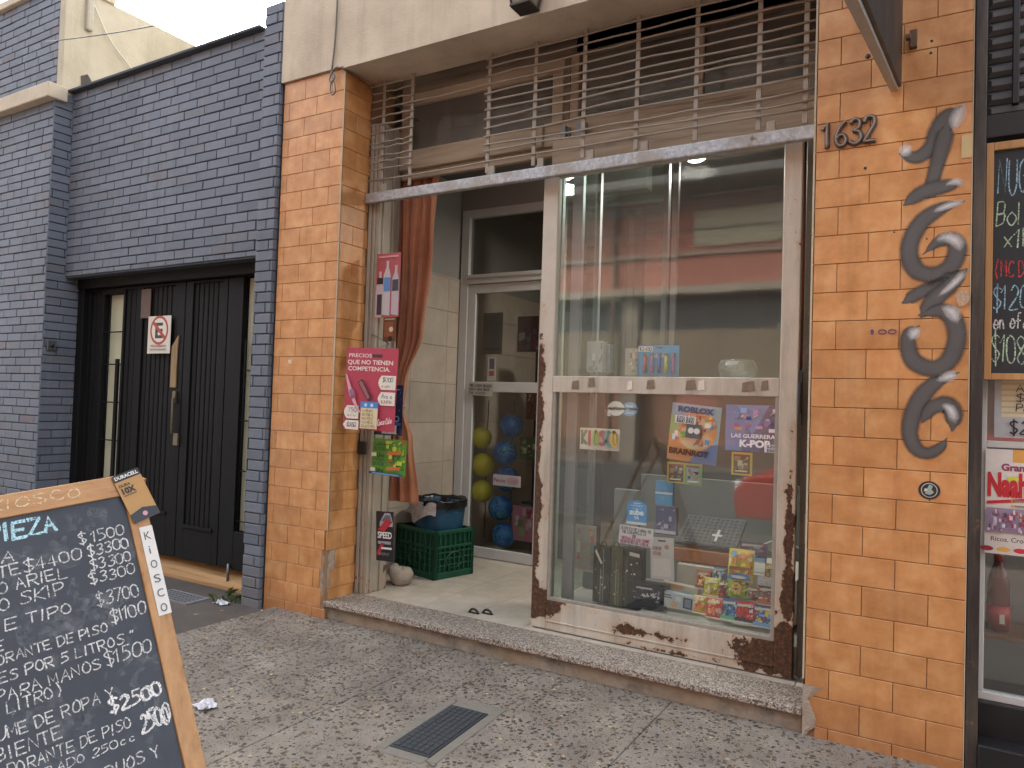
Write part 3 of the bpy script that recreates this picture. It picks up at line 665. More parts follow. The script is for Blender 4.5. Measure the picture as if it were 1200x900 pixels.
def m_render():
    n = N('old cream render'); g = n.noise(1.4, 6, .65); f = n.noise(40, 7, .65); st = n.noise(1, 6, .65, stretch=(7, 7, .7)); Z = n.xyz()[2]
    c = n.ramp(g, [(.3, '#9f967f'), (.55, '#b3aa94'), (.8, '#c2baa6')]); c = n.mix(n.math('MULTIPLY', n.ramp(st, [(.5, 0.0), (.75, 1.0)]), .4), c, lin('#8d8067'))
    n.col(c); n.rough(.92); n.bump(f, .6, .01); return n.m
M_RENDER = m_render()
b = B(); b.box(-12.9, -7.17, -.04, 9, 4.28, 5.30); sidew = obj('side_wall', B().box(-7.262, -7.165, -.06, 9, 4.2, 5.33), M_RENDER, house, .01)
obj('rooms', B().box(-12.9, -7.28, .31, 9, 4.2, 5.25), M_RENDER, house)
b = B(); b.prism([(-7.163, .12, 4.30), (-7.163, .32, 4.30), (-7.163, .36, 4.41), (-7.163, .24, 4.45), (-7.163, .17, 4.54), (-7.163, .11, 4.50)], (.004, 0, 0)); obj('bare_patch', b, m_mortar('bare dark brick patch', '#4b4640', 20, 1, .4), house)
b = B(); b.box(-13, -7.12, -.20, -.02, 4.185, 4.325); obj('ledge', b, M_PLASTER, house, .01)
b = B(); b.box(-13, -7.14, -.10, .4, 5.32, 5.40); obj('parapet_cap', b, M_PLASTER, house, .01)
b = B(); b.box(-7.20, -7.12, .12, .19, 4.95, 5.36); obj('downpipe', b, flat('#a59d8b', .7, name='painted pipe'), house, .02)
# intercom on the return face
o = thing('intercom', (-7.148, -.04, 1.86), 'small grey doorbell panel on the brick return left of the gate', 'intercom')
b = B(); b.box(-7.16, -7.135, -.085, -.005, 1.86, 1.95); obj('plate', b, M_STEEL, o, .004)
b = B(); b.lathe([(.0, .0), (.018, .0), (.018, .01), (.012, .014), (0, .014)], (-7.134, -.045, 1.905), 14, ax='x'); obj('button', b, M_BLACK, o)

# ================================================================ black double gate
GY = .23
gate = thing('wooden_gate', (-5.6, GY, 0), 'black double gate of vertical boards with narrow barred light slits', 'gate')
def gx(x, Y=GY): return PY(x, 500, Y)[0]
b = B(); b.box(-7.16, -4.5, GY - .06, .45, 2.46, 2.555); b.box(-7.16, -7.06, GY - .05, .45, -.05, 2.46); b.box(-4.67, -4.44, GY - .02, .45, -.05, 2.46); obj('gate_frame', b, M_GATE, gate, .008)
def leaf(x0, x1, z0, z1, boards, px0, px1, pz0, name):
    b = B(); rr = random.Random(int(x0 * 100))
    b.box(x0, px0, GY, GY + .05, z0, z1); b.box(px1, x1, GY, GY + .05, z0, z1); b.box(px0, px1, GY, GY + .05, z1 - .02, z1); b.box(px0, px1, GY, GY + .05, z0, pz0)
    w_ = (px1 - px0) / boards
    for i in range(boards): b.brick((0, GY + .012 + rr.uniform(0, .003), 0), (1, 0, 0), (0, 0, 1), (0, -1, 0), px0 + i * w_ + .004, px0 + (i + 1) * w_ - .004, pz0, z1 - .02, .02, .005)
    b.box(px0, px1, GY + .03, GY + .045, pz0, z1 - .02)
    b.box(px0 - .004, px1 + .004, GY - .012, GY + .0, pz0 - .02, pz0 + .008)
    return obj(name, b, M_GATE, gate, .003)
leaf(-6.30, -5.605, .12, 2.455, 7, -6.20, -5.74, .48, 'leaf'); lf2 = leaf(-5.595, -5.06, .12, 2.455, 6, -5.50, -5.13, .40, 'leaf')
leaf(-7.06, -6.80, .04, 2.455, 3, -7.02, -6.83, .5, 'side_panel'); leaf(-6.50, -6.305, .04, 2.455, 2, -6.47, -6.33, .5, 'side_panel')
b = B(); b.box(-6.80, -6.50, GY, GY + .05, .04, .62); obj('lower_panel', b, M_GATE, gate, .004)
b = B(); b.box(-6.80, -6.50, GY, GY + .05, 2.40, 2.455); obj('head_rail', b, M_GATE, gate, .004)
b = B(); b.box(-5.05, -4.87, GY, GY + .05, .12, 2.455); obj('side_panel', b, M_GATE, gate, .004)
b = B(); b.box(-4.87, -4.67, GY, GY + .05, .12, .42); obj('lower_panel', b, M_GATE, gate, .004)
M_FROST = flat('#b9bba0', .35, .06, 3, name='frosted yellowish glass')
b = B(); b.box(-6.80, -6.50, GY + .06, GY + .068, .62, 2.40); obj('light_slit', b, M_FROST, gate)
b = B(); b.box(-4.87, -4.67, GY + .06, GY + .068, .42, 2.45); obj('light_slit', b, M_FROST, gate)
b = B()
for x in (-6.73, -6.57): b.tube([(x, GY + .02, .62), (x, GY + .02, 2.4 if x < -6.6 else 1.75)], .008, 6)
for z in (.7, 1.05, 1.4, 1.75, 2.05): b.tube([(-6.80, GY + .02, z), (-6.50, GY + .02, z)], .006, 6)
b.box(-6.60, -6.56, GY + .01, GY + .03, .62, 1.8); obj('slit_bars', b, M_GATE, gate); b = B()
for x in (-4.84, -4.76): b.tube([(x, GY + .02, .42), (x, GY + .02, 1.95)], .008, 6)
for z in (.5, .9, 1.3, 1.7): b.tube([(-4.87, GY + .02, z), (-4.67, GY + .02, z)], .006, 6)
obj('slit_bars', b, M_GATE, gate)
b = B(); b.box(-5.75, -5.67, GY - .010, GY + .0, 1.55, 1.90); b.prism([(-5.75, GY - .010, 1.90), (-5.67, GY - .010, 1.90), (-5.66, GY - .010, 2.0)], (0, .01, 0)); obj('worn_lock_board', b, m_wood('scraped bare wood', '#8b7350', '#a58c66', 1, 'z', .8), gate, .003)
b = B(); b.box(-5.70, -5.66, GY - .018, GY, 1.42, 1.52); b.tube([(-5.67, GY - .03, 1.46), (-5.67, GY - .03, 1.16)], .010, 8); b.box(-5.66, -5.60, GY - .02, GY, 1.06, 1.16); b.tube([(-5.67, GY - .03, 1.46), (-5.67, GY - .005, 1.46)], .008); b.tube([(-5.67, GY - .03, 1.16), (-5.67, GY - .005, 1.16)], .008); obj('handle', b, flat('#6d6350', .45, .25, 40, metal=.6, name='tarnished brass'), gate, .002)
b = B(); b.box(-6.22, -6.08, GY - .006, GY + .0, 2.16, 2.42); obj('nailed_plate', b, flat('#5f4c44', .7, .2, 20, name='rusty plate'), gate, .002)
b = B(); b.tube([(-4.9, GY - .01, .16), (-4.9, GY - .01, -.02)], .011, 8); obj('floor_bolt', b, M_STEEL, gate)
sill = thing('gate_sill', (-5.6, .3, -.03), 'pale worn timber sill under the black gate', 'sill')
b = B(); b.prism([(-7.1, GY - .06, -.04), (-7.1, GY + .12, -.04), (-7.1, GY + .12, .10), (-7.1, GY - .06, .0)], (2.56, 0, 0)); obj('board', b, M_SILLWOOD, sill, .006)
gb = B(); gb.box(-7.16, -4.5, .46, .5, -.05, 2.6); obj('passage_back', gb, M_DARK, gate)
# no-parking sign
a = PY(174.5, 371, GY - .02); c = PY(199, 414, GY - .02)
s = Sheet((a[0], GY - .022, c[2]), (1, 0, 0), (0, 0, 1), c[0] - a[0], a[2] - c[2], '#c9c4b6', .003)
s.disc(.5, .62, .40, '#a3302c').disc(.5, .62, .33, '#d0cbbd').text('E', .33, .42, .34, '#1c1c1c', .03, .40)
s.poly([(.20, .80), (.28, .86), (.80, .44), (.72, .38)], '#a3302c').text('PROHIBIDO', .17, .17, .66, '#8d2f2b', .01, .06).text('ESTACIONAR', .15, .08, .70, '#4b4541', .01, .05)
s.end('no_parking_sign', 'white no parking sign with crossed letter E on the black gate', 'sign')

# ================================================================ shop opening: timber jamb, grille, transom
jamb = thing('door_jamb', (-3.58, .4, .12), 'weathered peeling timber post at the left of the shop doorway', 'post')
b = B(); b.box(-3.628, -3.535, .30, .52, .12, 3.50); obj('post', b, M_JAMB, jamb, .006)
b = B(); b.box(-3.628, -3.600, .285, .30, .12, 3.50); b.box(-3.585, -3.565, .288, .30, .12, 3.50); obj('moulding', b, M_JAMB, jamb, .004)
b = B(); b.box(-3.535, -3.522, .33, .36, .12, 3.5); b.box(-3.535, -3.522, .43, .47, .12, 3.5); obj('track', b, M_JAMB, jamb, .003)
b = B(); b.box(-3.64, -3.56, .262, .285, 1.11, 1.20); obj('latch_box', b, M_DARK, jamb, .004)
b = B(); b.box(-.665, -.60, .42, .55, .12, 3.5); b.box(-.60, -.565, .30, .55, .12, 3.5)
obj('door_jamb', b, m_rust('dark greenish jamb', '#6b675a', '#5a564b', '#3e3227', .62, None, 6), None, .004)
tag(bpy.data.objects['door_jamb.001'], 'narrow dark steel post between the sliding door and the right pier', 'post')

grille = thing('security_grille', (-2.1, .25, 2.97), 'rusty horizontal bar grille above the doorway, some rods missing', 'grille')
b = B(); b.box(-3.62, -.575, .232, .275, 2.905, 2.978); obj('bottom_rail', b, M_GALV, grille, .008)
BX = [-3.50, -3.245, -2.605, -2.26, -1.92, -1.58, -1.23, -.89, -.655]
rr = random.Random(4)
for i, x in enumerate(BX):
    b = B(); z0 = 3.00; j = rr.uniform(-.006, .006)
    b.box(x - .013, x + .013, .262, .272, z0, 3.92); obj('upright', b, M_GRILLE, grille, .002)
b = B()
for k in range(15):
    z = 3.07 + .057 * k
    segs = [(-3.615, -3.22), (-2.63, -.60)] if k not in (9, 10) else ([(-3.615, -.60)] if k == 9 else [(-3.615, -3.22), (-2.63, -.60)])
    if k == 0: segs = [(-3.615, -.60)]
    for a, c in segs:
        n_ = 9; P = []
        for i in range(n_ + 1):
            x = a + (c - a) * i / n_; P.append((x, .255 + rr.uniform(-.004, .004), z + rr.uniform(-.006, .006) + (.02 * math.sin((x + 3.6) * 1.1 + k) if k in (1, 2, 5) else 0)))
        b.tube(P, .0060, 6)
o = obj('rods', b, M_GRILLE, grille)
for x in (-3.46, -2.56, -2.20, -1.86, -1.52, -.82):
    b = B(); b.box(x - .022, x + .022, .245, .262, 2.97, 3.035); b.box(x - .028, x + .028, .235, .30, 2.976, 2.988); obj('bracket', b, M_GRILLE, grille, .003)

tr = thing('transom_window', (-2.1, .55, 3.2), 'dusty timber framed window strip behind the grille', 'window')
b = B(); b.box(-3.53, -2.18, .50, .56, 3.68, 3.77); b.box(-3.53, -2.32, .48, .56, 3.20, 3.34); b.box(-3.53, -3.46, .50, .56, 3.34, 3.68); b.box(-2.26, -2.18, .49, .57, 3.34, 3.68); obj('left_frame', b, M_OLDWOOD, tr, .006)
obj('pane', pane(-3.46, -2.26, .525, 3.34, 3.68), M_DUSTGLASS, tr)
b = B(); b.box(-2.10, -.58, .50, .60, 3.78, 3.95); b.box(-2.32, -.58, .50, .58, 3.20, 3.36); b.box(-2.14, -2.08, .51, .57, 3.36, 3.78); b.box(-1.32, -1.27, .52, .57, 3.36, 3.78); b.box(-.64, -.58, .50, .57, 3.36, 3.78); obj('right_frame', b, M_OLDWOOD, tr, .006)
obj('pane', pane(-2.08, -1.32, .54, 3.36, 3.78), M_DUSTGLASS, tr); obj('pane', pane(-1.27, -.64, .54, 3.36, 3.78), M_DUSTGLASS, tr)
b = B(); b.box(-3.53, -.58, .50, .56, 3.77, 3.96); b.box(-2.18, -2.14, .505, .56, 3.36, 3.78); obj('boarding', b, m_wood('dark dusty boards', '#6f6353', '#857763', .7, 'x', .85), tr)
b = B(); b.box(-3.53, -2.2, .52, .56, 3.14, 3.2); b.box(-2.2, -.58, .40, .56, 3.02, 3.2); obj('lower_beam', b, M_OLDWOOD, tr, .006)

# ================================================================ sliding door
sd_ = thing('sliding_door', (-1.44, .35, .12), 'tall flaking cream steel sliding door with two large panes', 'door')
Y0, Y1 = .335, .385
b = B(); b.box(-2.215, -2.11, Y0, Y1, .128, 2.96); obj('stile', b, M_SLIDE, sd_, .006)
b = B(); b.box(-.765, -.672, Y0, Y1, .128, 2.96); obj('stile', b, M_SLIDE, sd_, .006)
b = B(); b.box(-2.11, -.765, Y0 + .002, Y1 - .002, .128, .305); b.box(-2.11, -.765, Y0 - .004, Y0 + .002, .175, .185); obj('bottom_rail', b, M_SLIDE, sd_, .004)
b = B(); b.box(-2.11, -.765, Y0 + .002, Y1 - .002, 1.585, 1.685); mr = obj('middle_rail', b, M_SLIDE, sd_, .004)
for x, w_, h_, mi in ((-1.98, .05, .055, 0), (-1.87, .045, .06, 0), (-1.62, .035, .06, 1), (-1.50, .05, .055, 0), (-1.27, .06, .06, 0), (-1.20, .04, .06, 1), (-.96, .07, .06, 0), (-.86, .04, .055, 0)):
    b = B(); z = 1.61 + random.uniform(-.006, .01); b.prism([(x, Y0 - .0005, z), (x + w_, Y0 - .0005, z + random.uniform(-.005, .008)), (x + w_ * .9, Y0 - .0005, z + h_), (x + .006, Y0 - .0005, z + h_ * random.uniform(.8, 1))], (0, -.0012, 0)); obj('glue_mark', b, (flat('#7b6c5b', .8, .25, 50, name='old tape'), flat('#d2cbbd', .8, .1, 50, name='paper remains'))[mi], mr)
b = B(); b.box(-2.11, -.765, Y0 + .002, Y1 - .002, 2.93, 2.96); obj('top_rail', b, M_SLIDE, sd_, .003)
obj('upper_pane', pane(-2.11, -.765, .362, 1.685, 2.93), M_GLASS, sd_); obj('lower_pane', pane(-2.11, -.765, .362, .305, 1.585), M_GLASS, sd_)
b = B(); b.box(-2.11, -2.09, Y0 + .006, Y0 + .03, .305, 1.585); b.box(-.785, -.765, Y0 + .006, Y0 + .03, .305, 1.585); b.box(-2.09, -.785, Y0 + .006, Y0 + .03, .305, .325); obj('glazing_bead', b, flat('#8f897d', .6, .15, 20, name='grey glazing bead'), sd_, .002)
b = B(); b.box(-2.2, -.6, .34, .38, .119, .127); obj('floor_track', b, M_STEEL, sd_)
b = B(); b.box(-.672, -.650, .33, .35, 1.44, 1.72); b.tube([(-.66, .32, 1.5), (-.66, .32, 1.66)], .009); obj('handle', b, M_DARK, sd_, .003)
b = B(); b.box(-.640, -.612, .405, .42, .82, .98); obj('bolt_plate', b, flat('#8a8474', .7), sd_, .003)

# ================================================================ display window behind the sliding door
dw = thing('display_window', (-1.4, .7, .12), 'aluminium framed display cabinet behind the sliding door', 'display case')
b = B(); b.box(-2.165, -2.13, .44, .48, .12, 3.3); b.box(-2.06, -1.99, .44, .48, .12, 3.3); obj('frame_post', b, M_ALU, dw, .003)
b = B(); b.box(-2.16, -2.12, 1.0, 1.04, .12, 3.3); b.box(-2.16, -2.12, .48, 1.0, 1.60, 1.66); b.box(-2.16, -2.12, .48, 1.0, 3.2, 3.3); obj('side_frame', b, M_ALU, dw, .003)
b = B(); b.box(-1.655, -1.62, .98, 1.03, 1.70, 3.3); b.box(-1.60, -1.56, 1.0, 1.04, 1.70, 3.3); b.box(-2.12, -.52, .98, 1.03, 3.2, 3.3); obj('back_frame', b, M_ALU, dw, .003)
obj('upper_shelf', B().box(-2.12, -.56, .44, 1.03, 1.655, 1.675), m_glass('glass shelf', .05, .05, (.86, .92, .9), False), dw)
obj('base', B().box(-2.12, -.56, .44, 1.5, .12, .27), M_GREYWALL, dw, .004)
b = B(); b.box(-1.93, -.56, 1.44, 1.47, .27, 1.02); b.box(-2.12, -1.93, 1.40, 1.44, .27, .9); obj('back_panel', b, flat('#868c89', .8, .06, 3, name='pale grey panel'), dw)
b = B(); b.box(-2.13, -1.86, .9, .93, .27, .43); obj('low_divider', b, flat('#7f847f', .6), dw, .003)
obj('side_glass', B().box(-2.142, -2.137, .48, 1.0, .27, 3.2), m_glass('cabinet side glass', .05, .06, (.8, .9, .88)), dw)
obj('back_glass', B().box(-2.1, -1.655, 1.0, 1.005, 1.68, 3.2), m_glass('cabinet back glass', .05, .05, (.8, .88, .86)), dw)
b = B(); b.box(-1.56, -.80, .47, 1.0, .285, .30); b.box(-1.56, -.80, .462, .47, .272, .302); st_ = obj('tray', b, flat('#c9c5b8', .5, .05, 5, name='white painted tray'), dw, .002)
b = B(); b.box(-1.42, -.72, .74, 1.30, .30, .555); obj('riser_shelf', b, flat('#bdb9ad', .5, .05, 5, name='white painted step'), dw, .004)

# ================================================================ inner door
idr = thing('inner_door', (-3.4, 1.85, .12), 'white aluminium glazed shop door standing behind the balls', 'door')
b = B(); b.box(-3.885, -3.80, 1.84, 1.92, .12, 3.27); b.box(-3.80, -2.96, 1.84, 1.92, 3.20, 3.27); b.box(-3.80, -2.96, 1.83, 1.92, 2.585, 2.67); obj('door_frame', b, M_WHITEALU, idr, .004)
b = B(); b.box(-3.80, -2.96, 1.822, 1.83, 2.625, 2.64); obj('rain_bar', b, flat('#9b978d', .5), idr, .002)
b = B(); b.box(-3.80, -3.715, 1.85, 1.90, .125, 2.58); b.box(-3.05, -2.97, 1.85, 1.90, .125, 2.58); b.box(-3.715, -3.05, 1.852, 1.898, 2.50, 2.58); b.box(-3.715, -3.05, 1.852, 1.898, 1.605, 1.695); b.box(-3.715, -3.05, 1.852, 1.898, .125, .215); obj('door_leaf', b, M_WHITEALU, idr, .004)
obj('pane', pane(-3.715, -3.05, 1.872, .215, 1.605), M_DOORGLASS, idr); obj('pane', pane(-3.715, -3.05, 1.872, 1.695, 2.50), M_DOORGLASS, idr); obj('pane', pane(-3.80, -2.96, 1.878, 2.67, 3.20), M_DOORGLASS, idr)

# ================================================================ across the street (seen in the panes): a pink building and parked cars
opp = thing('pink_building', (-4, -17, 0), 'long pink building with cream cornice and brown shutters across the street', 'building')
b = B(); b.box(-40, 30, -24, -15.2, 4.7, 7.6); b.box(-40, 30, -24, -15.7, 0, 4.7); obj('facade', b, m_mortar('pink facade', '#9a6556', 1.2, .3, .28), opp)
b = B(); b.box(-40, 30, -15.25, -14.9, 4.65, 4.85); b.box(-40, 30, -15.25, -15.1, 5.72, 5.80); obj('cornice', b, m_mortar('grimy cornice', '#8d8474', 4, .4, .3), opp)
b = B(); b.box(-40, 30, -24, -13.7, 7.35, 12.5); obj('added_storey', b, m_mortar('dull grey storey', '#5d5c5a', 3, .3, .2), opp)  # unseen overhanging storey added so the panes reflect dark grey at the top
for i in range(9):
    x = -34 + i * 7
    obj('window', B().box(x, x + (1.3 if i % 2 else 2.4), -15.205, -15.14, 5.95, 6.9), flat('#a0957a', .6, .12, 1, name='cream window'), opp)
b = B()
for i in range(10):
    x = -38 + i * 6.5
    for k in range(14): b.brick((0, -15.66, 0), (1, 0, 0), (0, 0, 1), (0, 1, 0), x, x + 5.4, .55 + k * .12, .55 + k * .12 + .113, .03, .02)
obj('shutter', b, flat('#7d5840', .6, .12, 2, name='brown shutter slats'), opp)
b = B(); b.box(-40, 30, -15.7, -15.3, 2.35, 3.7); obj('sign_band', b, flat('#6f614c', .7, .2, .6, name='tan sign band'), opp)
b = B(); b.box(-40, 30, -15.68, -15.66, 3.7, 4.65); obj('dark_recess', b, M_BLACK, opp)
b = B(); b.box(-40, 30, -15.7, -15.62, 0, .56); obj('shop_base', b, flat('#5a4536', .7, .15, 2, name='brown base course'), opp)
rr = random.Random(77)
for i in range(14):
    x = -36 + i * 4.6 + rr.uniform(-.8, .8); k = i % 5
    if k == 0: b = B(); b.box(x, x + .9, -15.2, -14.75, 5.05, 5.6); b.box(x + .05, x + .85, -14.75, -14.74, 5.1, 5.55, 1); obj('air_conditioner', b, [flat('#8f8d86', .6, .1, 3), M_DARK], opp)
    elif k == 1: b = B(); b.tube([(x, -15.12, 0), (x, -15.12, 7.3)], .06, 8); obj('downpipe', b, flat('#6a5348', .7, .1, 3), opp)
    elif k == 2:
        b = B(); b.box(x, x + 2.6, -15.66, -15.6, 3.72, 4.6); b.box(x - .1, x + 2.7, -15.3, -14.4, 3.62, 3.70); obj('shop_awning', b, flat(rr.choice(['#50605a', '#6a4a40', '#4a5468']), .7, .15, 1), opp)
    elif k == 3:
        b = B(); b.box(x, x + 3.0, -15.2, -14.3, 5.85, 5.95)
        for q in range(16): b.tube([(x + .1 + q * .187, -14.36, 5.95), (x + .1 + q * .187, -14.36, 6.75)], .014, 5)
        b.box(x, x + 3.0, -14.38, -14.34, 6.75, 6.79); obj('balcony', b, flat('#4a443f', .6, .1, 3), opp)
    else: b = B(); b.box(x, x + 1.8, -15.29, -15.24, 2.5, 3.5); obj('shop_sign', b, flat(rr.choice(['#3f4f66', '#7a3a34', '#8f8a7a']), .5, .2, 1), opp)
for i in range(7):
    x = -33 + i * 8.3; b = B(); b.box(x, x + .5, -15.66, -15.25, 0, 4.65); obj('pier', b, flat('#7d7264', .8, .25, 1.5, name='street pier'), opp)
def car(x, y, z, flip, paint, label):
    t = thing('parked_car', (x, y, z), label, 'car', 'cars parked along the kerb')
    T = Matrix.Translation((x, y, z)) @ Matrix.Scale(-1 if flip else 1, 4, (1, 0, 0))
    prof = [(-2.0, .30), (-2.04, .62), (-1.9, .82), (-1.0, .95), (-.35, 1.42), (.2, 1.50), (1.1, 1.46), (1.75, 1.02), (1.98, .92), (2.02, .45), (1.9, .28)]
    secs = [(-.80, .0, 0), (-.84, 1, .0), (.84, 1, 0), (.80, 0, 0)]
    b = B(T); n_ = len(prof)
    def w(zz, s_): return s_ * (.84 if zz < .95 else .84 - (zz - .95) * .42)
    vs = [(px, w(pz, -1), pz) for px, pz in prof] + [(px, w(pz, 1), pz) for px, pz in prof]
    b.add(vs, [tuple(range(n_)), tuple(range(2 * n_ - 1, n_ - 1, -1))] + [(i, i + n_, (i + 1) % n_ + n_, (i + 1) % n_) for i in range(n_)])
    obj('body', b, paint, t, .03)
    gl = flat('#15181a', .1, .1, 3, name='car glass')
    for s_ in (-1, 1):
        b = B(T); e = s_ * .012
        b.add([(px, w(pz, s_) + e, pz) for px, pz in ((-.85, 1.0), (-.30, 1.37), (.32, 1.43), (.32, 1.0))], [(0, 1, 2, 3)]); b.add([(px, w(pz, s_) + e, pz) for px, pz in ((.40, 1.0), (.40, 1.43), (1.05, 1.40), (1.5, 1.03))], [(0, 1, 2, 3)])
        obj('side_window', b, gl, t)
        for px in (-1.25, 1.25):
            b = B(T); b.lathe([(.0, -.1), (.30, -.1), (.31, -.06), (.31, .06), (.30, .1), (0, .1)], (px, s_ * .76, .31), 24, ax='y'); wo = obj('wheel', b, M_RUBBER, t)
            b = B(T); b.lathe([(0, -.115), (.18, -.115), (.2, -.1), (.2, .1), (.18, .115), (0, .115)], (px, s_ * .76, .31), 16, ax='y'); obj('rim', b, M_STEEL, wo)
        b = B(T); b.box(-2.03, -1.88, s_ * .72 - .14, s_ * .72 + .10, .62, .76); obj('headlight', b, flat('#cfd2d2', .1), t, .02)
    b = B(T); b.add([(px, yy, pz) for px, pz, yy in ((-.94, 1.0, -.74), (-.94, 1.0, .74), (-.40, 1.40, .60), (-.40, 1.40, -.60))], [(0, 1, 2, 3)]); b.v = [(q[0] - (.03 if not flip else -.03), q[1], q[2] + .03) for q in b.v]; obj('windscreen', b, gl, t)
car(-.30, -5.93, -.14, False, flat('#a82a22', .25, .06, 2, name='red car paint'), 'red hatchback parked at the kerb opposite the kiosk')
car(-9.5, -6.0, -.14, True, flat('#8d9093', .25, .06, 2, name='silver car paint'), 'silver hatchback parked further up the kerb by the brick house')
o = thing('overhead_cable', (0, -12, 6.6), 'dark telephone cable slung high above the street', 'cable')
b = B()
for k in (0, .12, .3, -.5): b.tube([(-30 + i * 2, -12 - i * .05, 6.4 + k + i * .02 + .0022 * (i * 2 - 24) ** 2 * .6 - .05 * i * .6) for i in range(28)], .03, 6)
obj('strand', b, M_BLACK, o)

# ================================================================ right-hand shop
ns = thing('neighbour_shop', (.7, .3, 0), 'black framed shop window with shutter at the right edge of the photograph', 'shop front')
b = B(); b.box(.082, .128, .0, .5, -.1, 6.1); obj('post', b, m_rust('dark worn post', '#2c2723', '#231f1c', '#5d4c3c', .70, None, 12), ns, .004)
b = B(); b.box(.128, 2.2, .10, .45, -.12, .285); b.box(.128, 2.2, -.02, .10, -.12, .14); obj('plinth', b, flat('#1f2022', .35, .2, 8, name='black stone plinth'), ns, .006)
b = B(); b.box(.128, 2.2, .13, .18, .285, .318); b.box(.128, .150, .13, .18, .318, 2.75); b.box(.150, 2.2, .13, .18, 1.38, 1.41); obj('window_frame', b, flat('#c3c3be', .4, .06, 10, name='pale window frame'), ns, .003)
b = B(); b.box(.128, 2.2, .06, .2, 2.73, 2.83); obj('lintel_bar', b, M_DARK, ns, .004)
b = B()
for k in range(34): b.brick((0, .10, 0), (1, 0, 0), (0, 0, 1), (0, -1, 0), .13, 2.2, 2.83 + k * .062, 2.83 + k * .062 + .058, .04, .018)
obj('roller_shutter', b, flat('#5b5c5c', .5, .12, 6, metal=.4, name='grey shutter slats'), ns)
b = B(); b.box(.22, .245, .04, .075, 2.86, 4.9); obj('shutter_bar', b, M_BLACK, ns, .003)
obj('pane', pane(.15, 2.2, .155, .318, 2.73), M_GLASS, ns)
obj('interior', B().box(.13, 2.2, 1.2, 1.3, -.1, 4.8), M_GREYWALL, ns)
obj('side_lining', B().box(.083, .128, .5, 1.2, -.1, 4.8), M_GREYWALL, ns)
b = B(); b.box(.13, 2.2, .2, 1.2, .0, .06); b.box(.13, 2.2, .2, 1.2, 3.0, 3.1); obj('floor_and_ceiling', b, M_DARK, ns)
b = B(); b.box(.15, 2.0, .24, .55, .525, .548); obj('shelf', b, m_wood('brown shelf board', '#6a4a30', '#80593a', 1, 'x', .6), ns, .003)
b = B(); b.box(.128, 4, -.02, .6, 4.9, 6.1); b.box(2.2, 4, .0, .6, -.1, 4.9); obj('upper_wall', b, M_PLASTER, ns)
# chalkboard with timber frame
cb = thing('menu_chalkboard', (.34, .06, 1.67), 'black chalkboard in a pine frame with coloured prices, hung by the right shutter', 'chalkboard')
b = B(); b.box(.130, .158, .035, .07, 1.672, 2.70); b.box(.158, 0.52, .037, .068, 1.672, 1.70); b.box(.158, 0.52, .037, .068, 2.665, 2.70); b.box(.52, .548, .035, .07, 1.672, 2.70); obj('frame', b, M_PINEV, cb, .003)
def m_slate(c):
    n = N('chalkboard'); f = n.noise(4, 7, .65); g = n.noise(1, 5, .6, stretch=(5, 5, 1.5)); k = n.math('MULTIPLY', n.math('ADD', f, g), .5)
    n.col(n.ramp(k, [(.35, c), (.55, tuple(x * 1.35 for x in lin(c))), (.72, tuple(x * 2.3 for x in lin(c)))])); n.rough(.6); n.bump(n.noise(120, 3), .08, .002); return n.m
M_SLATE = m_slate('#1d2023'); M_SLATE2 = m_slate('#2b3037')
obj('board', B().box(.158, .52, .05, .064, 1.70, 2.665), M_SLATE, cb)
def m_chalk(c):
    n = N('chalk'); n.col(lin(c)); n.rough(.95); f = n.noise(170, 3, .6); n.put(n.p.inputs['Alpha'], n.math('MULTIPLY', n.ramp(f, [(.36, .2), (.54, .95)]), n.ramp(n.noise(22, 4, .65), [(.32, .62), (.55, 1.0)]))); return n.m
CW, CB_, CR, CG = m_chalk('#d5d6d2'), m_chalk('#9fc6d8'), m_chalk('#c0474a'), m_chalk('#b9d2b4')
def Pcb(x, y, n=0): return Vector((x, .0495 - n, y))
b = B()
for t, x, z, h, mi, w_ in (('NUGGETS', .170, 2.475, .15, 1, .27), ('Bolsa', .165, 2.335, .10, 3, .185), ('x1kilo', .195, 2.24, .075, 3, .20), ('(MC DON)', .162, 2.115, .07, 2, .19), ('$1200', .160, 1.98, .10, 1, .17), ('en efect', .162, 1.89, .065, 0, .175), ('$1080', .158, 1.745, .12, 3, .165)):
    hand(b, t, x, z, h, Pcb, mi, .0026, w_)
obj('chalk_writing', b, [CW, CB_, CR, CG], cb)
# paper notice, snack poster, bottle
s = Sheet((.176, .125, 1.425), (1, 0, 0), (0, 0, 1), .25, .25, '#aeb4b6', .002); s.rect(.10, .36, .95, 1.0, '#cfc8a8')
for k in range(6): s.rect(.10, .42 + k * .1, .95, .45 + k * .1, '#b9b190')
for i, t in enumerate(('Azul', '$ 12.', 'Pan 2')): s.hand(t, .30, .80 - i * .17, .5, .12, '#33363b', .002)
s.hand('$2.25', .22, .07, .62, .22, '#25282d', .0035); s.end('paper_notice', 'grey and yellow handwritten price notice below the pine framed chalkboard', 'notice')
s = Sheet((.146, .118, .922), (1, 0, 0), (0, 0, 1), .215, .452, '#d8d4cb', .003)
s.rect(.46, .88, .9, 1.0, '#d9a253').text('Grano', .27, .80, .5, '#8e3b63', .04).rect(.38, .70, .62, .745, '#cfd24a')
s.text('Naaho', .04, .56, .86, '#c22a33', .05, .22); s.poly([(.03, .50), (.9, .56), (.9, .53), (.03, .47)], '#c22a33')
for k in range(3): s.rect(.44, .505 - k * .05, .47, .53 - k * .05, '#d9922f').rect(.49, .51 - k * .05, .75, .525 - k * .05, '#8c7c6c')
s.rect(.02, .21, .98, .44, '#9a8aa0'); rr = random.Random(2)
